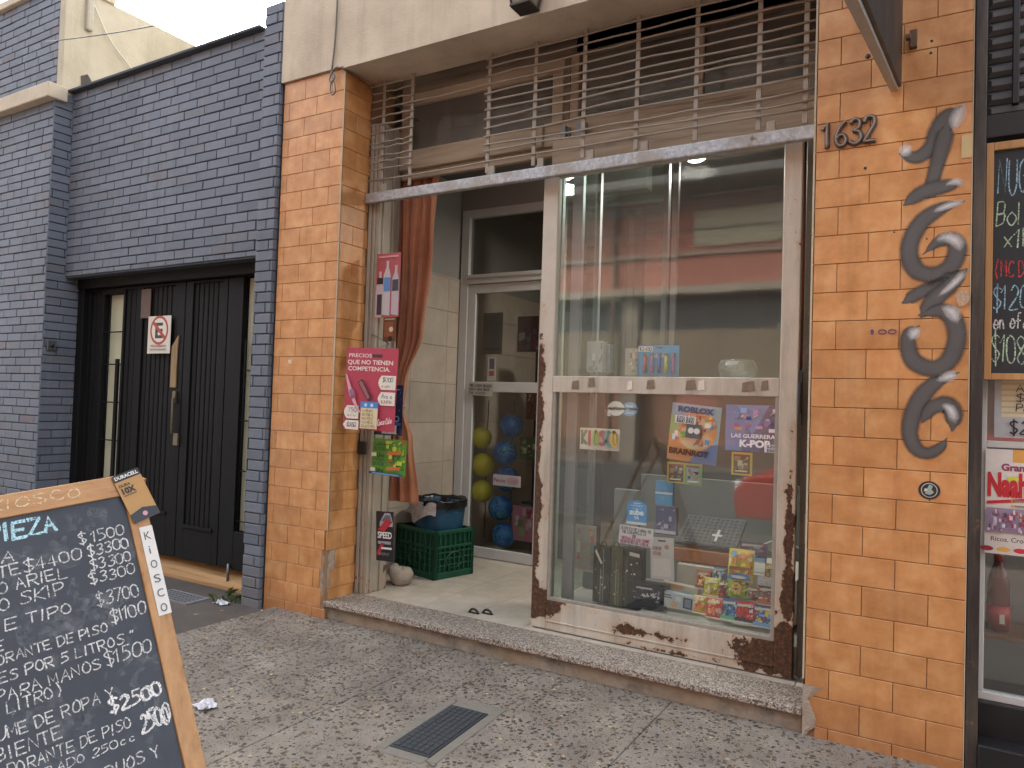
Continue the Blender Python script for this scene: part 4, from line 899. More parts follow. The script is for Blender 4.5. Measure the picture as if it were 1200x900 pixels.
for i in range(70):
    x, y = rr.uniform(.04, .94), rr.uniform(.22, .40); s.rect(x, y, x + rr.uniform(.02, .06), y + rr.uniform(.02, .05), rr.choice(['#c7b7c9', '#7a5f80', '#b45a63', '#d4c49a', '#56506a', '#cfcfd6', '#9a4860']))
s.text('Ricos. Crocantes', .10, .135, .86, '#3b2a2a', .01)
for i, c in enumerate(('#8c2330', '#d2a24d', '#c0303a', '#d9bd86')): s.disc(.03 + i * .28, .06, .115, c, .05)
s.end('snack_poster', 'white snack poster with red lettering and coloured discs, in the right shop window', 'poster')
bt = thing('sauce_bottle', (.21, .32, .548), 'dark red plastic bottle on the brown shelf of the right shop', 'bottle')
b = B(); b.lathe([(0, .0), (.042, .0), (.046, .01), (.046, .10), (.043, .17), (.044, .20), (.034, .255), (.019, .30), (.017, .315)], (.21, .32, .549), 24); obj('body', b, flat('#5a1416', .25, .1, 8, name='dark red plastic'), bt)
b = B(); b.lathe([(.018, .315), (.020, .317), (.020, .345), (.012, .352), (0, .352)], (.21, .32, .549), 18); obj('cap', b, flat('#8a1f1c', .4), bt)
b = B(); b.lathe([(.0467, .03), (.0467, .115)], (.21, .32, .549), 28); obj('label', b, flat('#a5252a', .4, .1, 20), bt)
b = B(); b.box(.213, .232, .266, .2735, .59, .63); obj('barcode', b, flat('#c9c2b6', .5), bt)

# projecting metal sign seen end-on at the top of the right pier
ms = thing('projecting_sign', (-.2, 0, 2.97), 'dark sheet metal sign jutting from the top of the right pier', 'sign')
b = B(); b.prism([(-.220, -.012, 2.995), (-.220, -2.0, 2.51), (-.220, -2.0, 4.6), (-.220, -.012, 4.6)], (.02, 0, 0)); obj('panel', b, flat('#2e2b29', .5, .15, 4, metal=.3, name='dark sheet metal'), ms, .002)
b = B(); b.prism([(-.243, -.012, 2.978), (-.243, -2.02, 2.486), (-.243, -2.02, 2.51), (-.243, -.012, 3.002)], (.03, 0, 0)); obj('edge_strip', b, flat('#a09a92', .5, .15, 30, metal=.2, name='dull metal edge'), ms, .002)
b = B()
for k in range(7):
    b = B(); b.lathe([(0, 0), (.007, 0), (.005, .004), (0, .005)], (-.2445, -.15 - k * .25, 2.99 - .245 * (.15 + k * .25) + .000), 8, ax='x'); obj('rivet', b, M_DARK, ms)
b = B(); b.box(-.17, -.14, -.03, -.001, 3.16, 3.24); b.box(-.186, -.165, -.06, -.03, 3.19, 3.21); obj('wall_bracket', b, flat('#5d4431', .7, .2, 30, name='rusty bracket'), ms, .003)

# ================================================================ small fixed things on the facade
lan = thing('wall_lantern', (-2.14, -.10, 3.80), 'small dark square lantern fixed to the cream lintel', 'lamp')
b = B()
for sx in (-1, 1):
    for sy in (-1, 1): b.tube([(-2.14 + sx * .055, -.105 + sy * .055, 3.802), (-2.14 + sx * .085, -.105 + sy * .08, 3.96)], .008, 6)
b.box(-2.205, -2.075, -.17, -.04, 3.79, 3.806); b.box(-2.235, -2.045, -.195, -.015, 3.96, 3.99); b.box(-2.16, -2.12, -.06, -.02, 3.97, 4.14); obj('cage', b, flat('#3a342e', .5, .2, 20, metal=.4, name='bronze lantern'), lan, .003)
b = B(); b.add([(-2.19, -.16, 3.808), (-2.09, -.16, 3.808), (-2.09, -.05, 3.808), (-2.19, -.05, 3.808), (-2.22, -.18, 3.96), (-2.06, -.18, 3.96), (-2.06, -.03, 3.96), (-2.22, -.03, 3.96)], [(0, 1, 5, 4), (1, 2, 6, 5), (2, 3, 7, 6), (3, 0, 4, 7), (0, 3, 2, 1)]); obj('lantern_glass', b, flat('#7d7668', .25, .1, 10, name='dusty lantern glass'), lan)
o = thing('hanging_cable', (-3.7, -.03, 3.7), 'thin cable with a small loop at the top corner of the left pier', 'cable')
b = B(); p = [(-3.705, -.03, 4.35), (-3.712, -.03, 4.0), (-3.735, -.03, 3.78), (-3.75, -.03, 3.73), (-3.725, -.035, 3.70), (-3.70, -.03, 3.74), (-3.73, -.03, 3.77), (-3.69, -.03, 3.80), (-3.64, -.025, 3.785), (-3.61, .08, 3.765), (-3.605, .2, 3.75), (-3.60, .26, 3.72)]
b.tube(smooth(p, 5), .0055, 6); obj('cable', b, flat('#5b5750', .6, name='grey cable'), o)
b = B(); b.tube(smooth([(-3.725, -.03, 3.72), (-3.74, -.03, 3.66), (-3.715, -.035, 3.61), (-3.69, -.03, 3.63), (-3.70, -.03, 3.69), (-3.725, -.03, 3.74)], 5), .0045, 6); obj('loop', b, flat('#5b5750', .6, name='grey cable'), o)
o = thing('service_wire', (-6, -.2, 4.6), 'thin dark wire strung between the brick house and the lintel', 'wire')
b = B(); b.tube([(-7.2 + 3.1 * i / 12, -.2, 4.70 - .36 * i / 12 - .05 * math.sin(math.pi * i / 12)) for i in range(13)], .005, 5); obj('strand', b, M_BLACK, o)
o = thing('wall_wire', (-7.1, .3, 4.75), 'pale wire drooping down the bare cream side wall', 'wire')
b = B(); b.tube(smooth([(-7.15, .10, 5.40), (-7.14, .2, 5.2), (-7.13, .33, 4.98), (-7.13, .5, 4.82), (-7.13, .75, 4.68), (-7.13, 1.1, 4.62)], 5), .007, 6); obj('strand', b, flat('#c9c4b4', .6), o)
s = sheet_px(1127, 159, 1139, 184, -.004, '#b9a577', .004); s.end('door_tag', 'small cream tag stuck high at the right edge of the graffitied pier', 'tag')
a = PY(1089, 574.5, 0); s = Sheet((a[0] - .042, -.003, a[2] - .04), (1, 0, 0), (0, 0, 1), .084, .08, '#26282a', .001)
s.b = B(); n_ = 24
s.b.add([s.P(.042 + .042 * math.cos(i * 2 * math.pi / n_), .04 + .04 * math.sin(i * 2 * math.pi / n_), 0) for i in range(n_)], [tuple(range(n_))], 0)
s.disc(.5, .5, .38, '#b9b4a6').disc(.5, .5, .34, '#26282a').poly([(.3, .3), (.55, .25), (.72, .4), (.6, .55), (.66, .75), (.5, .82), (.4, .6)], '#8fa39a').poly([(.25, .42), (.4, .46), (.42, .56), (.3, .6)], '#c9c4b6'); s.end('round_sticker', 'round black sticker with pale figure on the right pier', 'sticker')
o = None
b = B(); rr = random.Random(9); a = PY(1128, 350, 0)
pts = [(a[0] + .035 * math.cos(t * .7) * rr.uniform(.6, 1), -.0105, a[2] + .05 * math.sin(t * .7) * rr.uniform(.6, 1)) for t in range(9)]
b.prism(pts, (0, .0025, 0)); tag(obj('torn_sticker', b, flat('#a98f74', .7, .3, 90)), 'torn remains of a pale sticker beside the graffiti digit', 'sticker')
b = B(); a = PY(1022, 389, 0)
for k, t in enumerate((0, .042, .082)): b.tube([(a[0] + t + .016 * math.cos(j * .7) * (.3 if k == 0 else 1), -.002, a[2] + .010 * math.sin(j * .7)) for j in range(10)], .0022, 5)
obj('pen_mark', b, flat('#4a3a78', .6, name='violet marker'), pier2)

# ================================================================ A-frame price board on the pavement
BO = Vector((-2.36, -2.203, 1.23)); BU = Vector((-.36317, -.04677, .93055)); BW = Vector((.21032, .96885, .13078)); BN = Vector((.90767, -.24321, .34202))
ab = thing('sandwich_board', (-2.0, -2.5, 0), 'pine framed sandwich board chalked with cleaning product prices on the pavement', 'sandwich board')
TB = Matrix(((BW[0], BU[0], BN[0], BO[0]), (BW[1], BU[1], BN[1], BO[1]), (BW[2], BU[2], BN[2], BO[2]), (0, 0, 0, 1)))   # local: x along, y up, z out; top right corner at 0,0
WD = .86
b = B(TB); b.box(-.062, 0, -1.325, 0, -.028, 0); obj('frame_upright', b, M_PINEV, ab, .003); b = B(TB); b.box(-WD, -WD + .062, -1.20, 0, -.028, 0)
obj('frame_upright', b, M_PINEV, ab, .003)
b = B(TB); b.box(-WD + .062, -.062, -1.11, -1.05, -.027, -.001); obj('frame_rail', b, M_PINE, ab, .003); b = B(TB); b.box(-WD + .062, -.062, -.070, 0, -.027, -.001); top = obj('frame_rail', b, M_PINE, ab, .003)
obj('slate', B(TB).box(-WD + .05, -.05, -1.06, -.06, -.020, -.010), M_SLATE2, ab)
# rear half of the A
bk = Vector((-.62, .16, 0)); hp = TB @ Vector((-.03, -.02, -.03)); hq = TB @ Vector((-WD + .03, -.02, -.03))
b = B()
for q in (hp, hq):
    b = B()
    ft = Vector((q[0] - .50, q[1] + .12, 0.0)); b.prism([q, q + BW * .06, ft + BW * .06 - Vector((0, 0, .06 * BW[2])), ft], (-.025, .006, 0)); obj('rear_leg', b, M_PINEV, ab, .003)
def Pb(x, y, n=0): return BO + BW * x + BU * y + BN * (n - .0099)
def Pbf(x, y, n=0): return BO + BW * x + BU * y + BN * (n - .0008)
b = B()
LN = [('LIMPIEZA', -.556, -.264, -.137, .050, 1, .007), ('$ 1500', -.219, -.080, -.196, .036, 0, .0034), ('LAVANDINA', -.72, -.389, -.200, .030, 0, .0034), ('DETERGENTE$4400', -.70, -.215, -.242, .036, 0, .0034), ('$3300', -.202, -.075, -.241, .036, 0, .0034),
      ('JABON TIPO ARIEL', -.70, -.262, -.286, .034, 0, .0032), ('$3300', -.203, -.076, -.285, .035, 0, .0032), ('JABON TIPO SKIP', -.74, -.276, -.334, .038, 0, .0032), ('$3300', -.211, -.074, -.327, .035, 0, .0032),
      ('SUAVIZANTE TIPO', -.76, -.267, -.393, .033, 0, .0034), ('$3700', -.205, -.077, -.400, .042, 0, .0032), ('VIVE', -.60, -.449, -.442, .03, 0, .0034), ('DESODORANTE DE PISO', -.60, -.187, -.480, .028, 0, .0032), ('$1100', -.176, -.067, -.460, .042, 0, .0034),
      ('BIDONES POR 5 LITROS "', -.60, -.110, -.530, .030, 0, .0032), ('JABON PARA MANOS', -.66, -.222, -.580, .032, 0, .0030), ('$1500', -.215, -.075, -.580, .044, 0, .0032), ('(POR LITRO)', -.60, -.331, -.616, .034, 0, .0030),
      ('PERFUME DE ROPA Y', -.62, -.205, -.678, .034, 0, .0032), ('$2500', -.232, -.075, -.718, .042, 2, .0048), ('AMBIENTE', -.58, -.356, -.731, .036, 0, .0030), ('DESODORANTE DE PISO', -.60, -.178, -.776, .032, 0, .0028), ('2500', -.158, -.070, -.806, .056, 2, .0052),
      ('AEROSOL SABADO 250cc', -.66, -.172, -.815, .024, 0, .0026), ('LIQUIDOS RESIDUOS Y', -.60, -.115, -.888, .036, 0, .0034), ('BOLSAS', -.52, -.30, -.94, .036, 0, .0034)]
random.seed(21)
for t, x0, x1, y, h, mi, hw in LN:
    if x0 < -WD + .075: x0 = -WD + .075
    hand(b, t, x0, y, h * .94, Pb, mi, hw * .62, x1 - x0)
    if mi in (1, 2): hand(b, t, x0 + .004, y + .002, h * .94, Pb, mi, hw * .5, x1 - x0)
for k in range(60):                                            # rubbed-out chalk smears
    x, y = random.uniform(-.5, -.08), random.uniform(-.9, -.08)
    ribbon(b, [(x + random.uniform(-.01, .01) * i, y - .022 * i) for i in range(4)], random.uniform(.004, .012), Pb, 3, .0002)
obj('chalk_writing', b, [CW, m_chalk('#b5dfe8'), m_chalk('#e8e8e4'), None], ab) if False else None
def m_smear():
    n = N('rubbed chalk'); n.col(lin('#9ba0a2')); n.rough(1); n.put(n.p.inputs['Alpha'], n.math('MULTIPLY', n.ramp(n.noise(30, 5, .7), [(.45, 0.0), (.8, 1.0)]), .38)); return n.m
for k in range(22):
    x, y = random.uniform(-.46, -.1), random.uniform(-.85, -.1)
    ribbon(b, [(x + .03 * i, y + random.uniform(-.008, .008)) for i in range(4)], random.uniform(.014, .035), Pb, 3, .00015)
obj('chalk_writing', b, [CW, m_chalk('#b5dfe8'), m_chalk('#e8e8e4'), m_smear()], ab)
b = B(); hand(b, 'KIOSCO', -.44, -.046, .030, Pbf, 0, .0022, .26); b.v = [tuple(Vector(p)) for p in b.v]; obj('chalk_name', b, m_chalk('#d9c3a0'), top)
# battery card and name strip fixed to the board's corner
def Pcard(x, y): return BO + BW * x + BU * y + BN * .003
c0, c1, c3 = Pcard(-.052, -.172), Pcard(.036, -.152), Pcard(-.086, .008)
s = Sheet(c0 + BN * .004, c1 - c0, (c3 - c0) - (c1 - c0).normalized() * (c3 - c0).dot((c1 - c0).normalized()), .088, .172, '#a97f45', .003)
s.rect(0, .86, 1, 1, '#17171a').text('DURACELL', .06, .90, .88, '#c9c7c0', .04).text('DURA', .08, .74, .42, '#2a2119', .03).text('10X', .10, .60, .50, '#1d1712', .05).rect(.10, .55, .58, .57, '#5a4226')
s.poly([(0, 0), (1, 0), (1, .16), (.5, .24), (0, .18)], '#202228'); s.disc(.50, .11, .09, '#c48a98'); s.end('battery_card', 'copper and black battery blister card on the corner of the sandwich board', 'card')
k0, k1, k3 = Pcard(-.040, -.483), Pcard(-.001, -.483), Pcard(-.043, -.188)
s = Sheet(k0, k1 - k0, BU, .041, .296, '#cfcdc6', .0015)
for i, ch in enumerate('KiOSCO'): s.text(ch, .36 if ch == 'i' else .24, .85 - i * .163, .12 if ch == 'i' else .50, '#3a3d42', .0, .088)
s.end('name_strip', 'white vertical strip of letters spelling kiosco on the sandwich board frame', 'label strip')

# ================================================================ posters at the jamb
def vivid(c):
    if not isinstance(c, str): return c
    v = [int(c[i:i + 2], 16) for i in (1, 3, 5)]; m_ = sum(v) / 3
    v = [max(0, min(235, m_ * 1.12 + (x - m_) * 1.45)) for x in v]; return '#%02x%02x%02x' % tuple(int(x) for x in v)
def scatter(s, n, cols, x0=.05, y0=.05, x1=.95, y1=.95, sz=.08, seed=1):
    rr = random.Random(seed)
    for i in range(n):
        x, y, w_, h_ = rr.uniform(x0, x1), rr.uniform(y0, y1), rr.uniform(.4, 1) * sz, rr.uniform(.4, 1) * sz
        x2, y2 = min(x + w_, x1), min(y + h_, y1)
        if rr.random() < .5: s.rect(x, y, x2, y2, rr.choice(cols))
        else: s.poly([(x, y), (x2, y + (y2 - y) * rr.random()), (x2 - (x2 - x) * .4 * rr.random(), y2)], rr.choice(cols))
    return s
s = sheet_px(442, 298, 467, 371, .278, '#a35055', .003); s.rect(0, .0, .26, .42, '#c9a0a0')
for cx, top_, c in ((.18, .72, '#b9a9ad'), (.48, .88, '#b8b4b6'), (.84, .80, '#b0a6aa')):
    s.poly([(cx - .16, .04), (cx + .14, .02), (cx + .14, top_ - .24), (cx + .05, top_ - .1), (cx + .05, top_), (cx - .05, top_), (cx - .05, top_ - .1), (cx - .16, top_ - .22)], c)
s.rect(.34, .40, .62, .62, '#5a86b8').rect(.70, .40, .96, .58, '#3a3f48').rect(.06, .52, .30, .62, '#2a2a30').rect(.08, .04, .28, .36, '#39363b').rect(.1, .93, .95, .96, '#c98d90')
s.end('bottle_poster', 'narrow pink drinks poster with three pale bottles high on the timber post', 'poster')
s = sheet_px(449.5, 372, 463, 400, .280, '#5d3a28', .003); s.rect(.1, .9, .9, .94, '#b7a184').rect(.1, .2, .8, .8, '#7d4a2c').disc(.65, .5, .16, '#c6b8a4').disc(.6, .12, .16, '#17120f'); s.end('brown_card', 'small brown card hanging just below the pink drinks poster', 'card')
# big red price poster, hung in front of the post from a short wire
pa = PY(396.5, 411, .03); pb = PY(453, 500, .10)
U = Vector((.985, .15, -.02)).normalized(); V = Vector((-.045, 0, 1)); V = (V - U * V.dot(U)).normalized()
pc = PY(401.5, 502, .03)
s = Sheet(pc, U, V, .405, .555, '#a83c50', .004)
s.text('PRECIOS', .045, .885, .45, '#dcc5c2', .015, .045).rect(.50, .885, .70, .925, '#3a2a2c').text('QUE NO TIENEN', .03, .80, .88, '#e0cfca', .02, .052).text('COMPETENCIA.', .045, .72, .82, '#e0cfca', .02, .052)
def cloud(x0, y0, x1, y1, t1, t2):
    r = .06; s.poly([(x0 + r, y0), (x1, y0), (x1, y1), (x0 + r, y1), (x0 + .02, y1 - .04), (x0, (y0 + y1) / 2), (x0 + .02, y0 + .04)], '#d6d2c4')
    s.hand(t1, x0 + .08, y1 - .075, (x1 - x0) * .6, .05, '#4a4f66', .0018).hand(t2, x0 + .07, y0 + .03, (x1 - x0) * .62, .03, '#9a5a60', .0015)
cloud(.65, .50, .985, .67, '$1700', 'x unid'); cloud(.66, .31, .99, .47, 'Promo', '$3300'); cloud(.02, .13, .31, .29, '750', 'c/u'); cloud(.02, .0, .33, .11, '$950', 'lata')
s.poly([(.27, .58), (.36, .62), (.56, .40), (.50, .345)], '#4a2028').poly([(.29, .575), (.35, .60), (.52, .405), (.49, .375)], '#8c5a62').poly([(.02, .68), (.06, .66), (.30, .28), (.38, .20), (.30, .22), (.12, .42)], '#c795a0').poly([(.12, .48), (.2, .5), (.26, .40), (.16, .36)], '#8d4a5c').disc(.17, .45, .05, '#7d6a80').disc(.37, .27, .05, '#6a3a44')
s.rect(.36, .27, .70, .345, '#3f7fbd').disc(.46, .305, .03, '#a9c9e2').disc(.58, .305, .03, '#a9c9e2').rect(.37, .02, .70, .27, '#cdbf9c'); s.scrawl(.40, .03, .67, .26, '#6d5a45', 5)
s.hand('Coca Cola', .72, .07, .27, .07, '#e0c9c6', .0024, .18); s.end('price_poster', 'large crimson price poster with white clouds of prices at the doorway post', 'poster')
o = thing('poster_wire', (-3.6, .2, 1.9), 'short bent wire holding the crimson price poster to the post', 'wire')
q = s.P(.24, .553); b = B(); b.tube([q, q + Vector((.02, .1, .04)), (-3.56, .295, 1.97)], .0025, 5); obj('strand', b, M_STEEL, o)
s = sheet_px(440.5, 451, 470.5, 511, .245, '#232f4c', .003); scatter(s, 22, ['#31426b', '#1a2238', '#6a7fa0', '#8a4a5c', '#47618c'], .2, .42, .95, .95, .12, 3)
s.rect(.42, .55, .66, .9, '#3c4a72').rect(.30, .90, .92, .925, '#8b98ae').text('ZERO', .32, .275, .62, '#7fa9c9', .02, .12).rect(.0, .20, 1, .26, '#2f5f96').rect(.32, .03, .86, .20, '#c9bfc2').hand('1.250', .4, .07, .4, .09, '#b0568a', .002)
s.end('cola_poster', 'dark blue drinks poster reading zero, half hidden behind the crimson poster', 'poster')
s = sheet_px(437, 513, 474.5, 558, .240, '#5d9a3a', .003, .45, -.02); scatter(s, 40, ['#8fbf3e', '#b7cf42', '#c9d255', '#3f7f3a', '#d7c34a', '#a9632f'], .4, .14, .98, .96, .16, 8)
for k in range(2):
    s.hand('CARGA', .06, .80 - k * .42, .4, .09, '#24482a', .002).hand('DESDE', .06, .68 - k * .42, .4, .08, '#24482a', .002).rect(.04, .50 - k * .42, .18, .60 - k * .42, '#cfd4c0').hand('Uno', .22, .50 - k * .42, .22, .10, '#1d2a1f', .0028).poly([(.5, .56 - k * .42), (.9, .60 - k * .42), (.94, .68 - k * .42), (.55, .66 - k * .42)], '#c26a35')
s.rect(0, 0, 1, .07, '#28506f').rect(.1, .01, .9, .05, '#6a95bb'); s.end('green_poster', 'lime green and yellow offer poster below the dark blue poster', 'poster')
s = sheet_px(443, 599, 461, 660, .262, '#1b1b1f', .003, .4, .05); 
s.poly([(.22, .78), (.5, .97), (.82, .97), (.98, .78), (.96, .7), (.2, .7)], '#9a9a9e').poly([(.3, .80), (.55, .93), (.8, .93), (.9, .8)], '#5d5d63').poly([(.1, .62), (.6, .86), (.98, .80), (.5, .6)], '#a82a33').text('SPEED', .10, .46, .82, '#d6d4d2', .03, .13).rect(.12, .34, .86, .40, '#8f8f93').poly([(.02, .14), (.3, .36), (.5, .36), (.2, .1)], '#9d2a33').rect(.32, .24, .92, .28, '#d6d4d2').text('ENERGY', .2, .12, .6, '#77777c', .01)
s.end('energy_drink_sign', 'small black energy drink sign reading speed low on the timber post', 'sign')
# loose stone
rk = B(); rr = random.Random(3); rk.ball((-3.525, .68, .19), .105, 16, 0, (1.0, .85, .75)); rk.v = [(x + rr.uniform(-.008, .008), y + rr.uniform(-.008, .008), max(.121, z + rr.uniform(-.008, .008) - .02 * math.sin(x * 30))) for x, y, z in rk.v]
tag(obj('loose_stone', rk, m_mortar('pale stone', '#9c9081', 18, .9, .3)), 'rough pale stone lying beside the foot of the timber post', 'stone')
# curtain tied aside
cu = thing('curtain', (-3.4, .62, .7), 'faded orange curtain gathered to hang beside the timber post', 'curtain')
def m_cloth():
    n = N('faded orange cloth'); f = n.noise(1, 4, .6, stretch=(30, 30, 1)); g = n.noise(4, 5)
    n.col(n.ramp(n.math('MULTIPLY', n.math('ADD', f, g), .5), [(.3, '#7d4c33'), (.5, '#a06646'), (.7, '#b27c58')])); n.rough(.9); n.bump(n.noise(260, 2), .15, .001); n.set(Sheen_Weight=.3); return n.m
M_CLOTH = m_cloth()
def drape(rows, folds, amp, nz=40):
    b = B(); na = 64; vs = []; fs = []
    zs_ = [r[0] for r in rows]
    for i in range(nz + 1):
        z = zs_[0] + (zs_[-1] - zs_[0]) * i / nz
        for r0, r1 in zip(rows[:-1], rows[1:]):
            if r1[0] <= z <= r0[0] + 1e-6: t = (r0[0] - z) / (r0[0] - r1[0]); t = t * t * (3 - 2 * t); x0 = r0[1] + (r1[1] - r0[1]) * t; x1 = r0[2] + (r1[2] - r0[2]) * t; break
        for j in range(na + 1):
            u = j / na; x = x0 + (x1 - x0) * u; wv = math.sin(u * folds * 2 * math.pi + .5 * math.sin(z * 2)) + .4 * math.sin(u * folds * 4.3 * math.pi + z)
            vs.append((x + .008 * math.sin(z * 5 + u * 9), .60 + amp * wv, z))
    for i in range(nz):
        for j in range(na): fs.append((i * (na + 1) + j, i * (na + 1) + j + 1, (i + 1) * (na + 1) + j + 1, (i + 1) * (na + 1) + j))
    b.add(vs, fs, 0, True); return b
o = obj('upper_drape', drape([(3.25, -3.60, -3.24), (2.6, -3.60, -3.27), (2.0, -3.59, -3.33), (1.62, -3.60, -3.47), (1.45, -3.60, -3.50)], 4, .022), M_CLOTH, cu)
m_ = o.modifiers.new('thickness', 'SOLIDIFY'); m_.thickness = .004
o = obj('lower_drape', drape([(1.46, -3.59, -3.49), (1.2, -3.62, -3.40), (.75, -3.66, -3.33)], 3, .018), M_CLOTH, cu)
m_ = o.modifiers.new('thickness', 'SOLIDIFY'); m_.thickness = .004
b = B(); b.tube([(-3.55 + .055 * math.cos(t * .5236), .60 + .035 * math.sin(t * .5236), 1.455) for t in range(13)], .012, 8); obj('tieback', b, M_CLOTH, cu)
b = B(); b.tube([(-3.89, .60, 3.27), (-3.1, .60, 3.27)], .011, 8); obj('curtain_rod', b, M_STEEL, cu)

# ================================================================ crate, bin, balls
CT = Matrix.Translation((-3.58, 1.17, .12)) @ Matrix.Rotation(rad(-14), 4, 'Z')
cr = thing('plastic_crate', (-3.58, 1.17, .12), 'dark green plastic bottle crate holding the bin beside the shop door', 'crate')
M_CRATE = flat('#0f4a35', .42, .1, 6, .1, name='green crate plastic')
CWd, CDp, CH = .50, .41, .375
def crate_side(b, p, u, L):
    p = Vector(p); u = Vector(u); nn_ = Vector((u[1], -u[0], 0)); up = Vector((0, 0, 1))
    def rib(a0, a1, z0, z1, d=.012, c=.003): b.brick(p, u, up, nn_, a0, a1, z0, z1, d, c)
    rib(0, L, .345, CH, .03, .004); rib(0, L, .0, .05, .03); rib(0, .03, .05, .345, .03); rib(L - .03, L, .05, .345, .03); rib(.03, L - .03, .235, .255, .02)
    k = 7
    for i in range(k): x = .03 + (L - .06) * (i + .5) / k; rib(x - .006, x + .006, .05, .235, .012); rib(x - .005, x + .005, .255, .345, .012)
    for z in (.10, .15, .20): rib(.03, L - .03, z, z + .008, .01)
    cx = L / 2                                                   # raised oval panel
    el = [p + u * (cx + .085 * math.cos(t * math.pi / 12)) + up * (.14 + .06 * math.sin(t * math.pi / 12)) + nn_ * .0 for t in range(24)]
    b.tube(el + [el[0]], .005, 6, 0, False)
    b.add([p + nn_ * -.02, p + u * L + nn_ * -.02, p + u * L + up * .345 + nn_ * -.02, p + up * .345 + nn_ * -.02], [(0, 1, 2, 3)])
for (p_, u_, L_) in (((-CWd / 2, -CDp / 2, 0), (1, 0, 0), CWd), ((CWd / 2, -CDp / 2, 0), (0, 1, 0), CDp), ((CWd / 2, CDp / 2, 0), (-1, 0, 0), CWd), ((-CWd / 2, CDp / 2, 0), (0, -1, 0), CDp)):
    b = B(CT); crate_side(b, p_, u_, L_); obj('side', b, M_CRATE, cr)
obj('bottom', B(CT).box(-.23, .23, -.19, .19, .005, .02), M_CRATE, cr)
bn = thing('rubbish_bin', (-3.56, 1.18, .14), 'blue bin lined with a black bag, standing inside the green crate', 'bin')
b = B(); rr = random.Random(5); b.lathe([(0, .145), (.175, .145), (.192, .46), (.214, .675), (.215, .69), (.203, .69), (.17, .2), (0, .2)], (-3.555, 1.18, 0), 36); obj('bucket', b, flat('#1c4a66', .4, .1, 8, name='blue bin plastic'), bn)
def bag(rad_prof, c, n_, seed, wob):
    b = B(); rr = random.Random(seed); vs = []; fs = []; ph = [rr.uniform(0, 6.28) for _ in range(6)]
    for i, (r, z) in enumerate(rad_prof):
        for k in range(n_):
            a = 2 * math.pi * k / n_; q = wob * (math.sin(5 * a + ph[0]) * .5 + math.sin(9 * a + ph[1] + i) * .35 + math.sin(17 * a + ph[2] - i) * .25)
            vs.append((c[0] + (r + q) * math.cos(a), c[1] + (r + q) * math.sin(a), z + q * .8))
    for i in range(len(rad_prof) - 1):
        for k in range(n_): fs.append((i * n_ + k, i * n_ + (k + 1) % n_, (i + 1) * n_ + (k + 1) % n_, (i + 1) * n_ + k))
    b.add(vs, fs, 0, True); return b
obj('bin_bag', bag([(.224, .655), (.230, .675), (.226, .702), (.232, .715), (.222, .722), (.205, .70), (.19, .62), (.12, .5), (.0, .48)], (-3.555, 1.18), 72, 4, .010), flat('#131416', .28, .2, 20, name='black bin bag'), bn)
b = B(); rr = random.Random(8); vs = []; fs = []
for i in range(7):
    for j in range(12):
        a = rad(-150 + j * 8.2); r = .236 + .012 * math.sin(j * 1.3 + i) + .004 * i; vs.append((-3.555 + r * math.cos(a), 1.18 + r * math.sin(a), .708 - i * (.016 + .012 * math.exp(-((j - 6) / 1.6) ** 2)) + .006 * math.sin(j * 2.1)))
for i in range(6):
    for j in range(11): fs.append((i * 12 + j, i * 12 + j + 1, (i + 1) * 12 + j + 1, (i + 1) * 12 + j))
b.add(vs, fs, 0, True); obj('clear_bag', b, flat('#a9a29a', .25, .2, 30, name='crumpled clear plastic'), bn)
# balls in nets behind the door glass
def m_ball(base, spots):
    n = N('vinyl ball'); o = n.tc.outputs['Object']; v = n.noise(7, 3, .6, vec=o); c = lin(base)
    n.col(n.ramp(v, [(0, base)] + spots) if spots else n.mix(v, tuple(x * .9 for x in c), tuple(min(1, x * 1.1) for x in c))); n.rough(.22); return n.m
M_YB = m_ball('#cfca2c', None); M_BB = m_ball('#1a5aa8', [(.45, '#2063b4'), (.54, '#3f8fd0'), (.60, '#1a4f92'), (.66, '#52a8b8'), (.69, '#1d569e')])
def balls(lst, mat_, group, labels):
    first = None
    for (x, y, Y, r), lb in zip(lst, labels):
        c = PY(x, y, Y)
        if first is None:
            b = B(); b.ball((0, 0, 0), .105, 32); o = first = obj('ball', b, mat_, None, 0, (0, 0, 0))
            b = B(); b.tube([(0, 0, .104), (0, 0, .109)], .006, 8); vv = obj('valve', b, M_DARK, o, 0, (0, 0, .0)); vv.location = (0, 0, 0)
        else:
            o = first.copy(); COL.objects.link(o)
            for ch in first.children: k = ch.copy(); COL.objects.link(k); k.parent = o
        o.location = c; o.scale = (r / .105,) * 3; o.rotation_euler = (x * .3, y * .7, x + y); tag(o, lb, 'ball', group)
balls([(564, 513, 1.99, .098), (566, 544.5, 1.99, .109), (564, 575.5, 1.99, .103)], M_YB, 'yellow balls behind the shop door', ['top yellow ball of the column behind the door glass', 'middle and largest yellow ball of the column behind the door glass', 'bottom yellow ball of the column, level with the blue bin'])
balls([(599, 499, 1.99, .108), (592, 530.5, 1.99, .112), (594, 561, 2.02, .112), (586.5, 595, 1.99, .112), (590.5, 627, 1.99, .112)], M_BB, 'blue balls behind the shop door', ['topmost patterned blue ball behind the door glass', 'second blue ball from the top behind the door glass', 'blue ball mostly hidden behind the white price slip', 'blue ball just below the white price slip', 'lowest blue ball, beside the pink toy pack'])
for nm, lb, xx, z1, lst in (('ball_net', 'cord net holding the column of yellow balls', 564, 1.62, None), ('ball_net', 'cord net holding the column of blue balls', 594, 1.62, None)):
    p = PY(xx, 500, 2.0); b = B(); b.tube([(p[0] + .008 * math.sin(i), 2.105, .25 + i * .16) for i in range(9)], .004, 5); tag(obj(nm, b, M_DARK), lb, 'net', None)
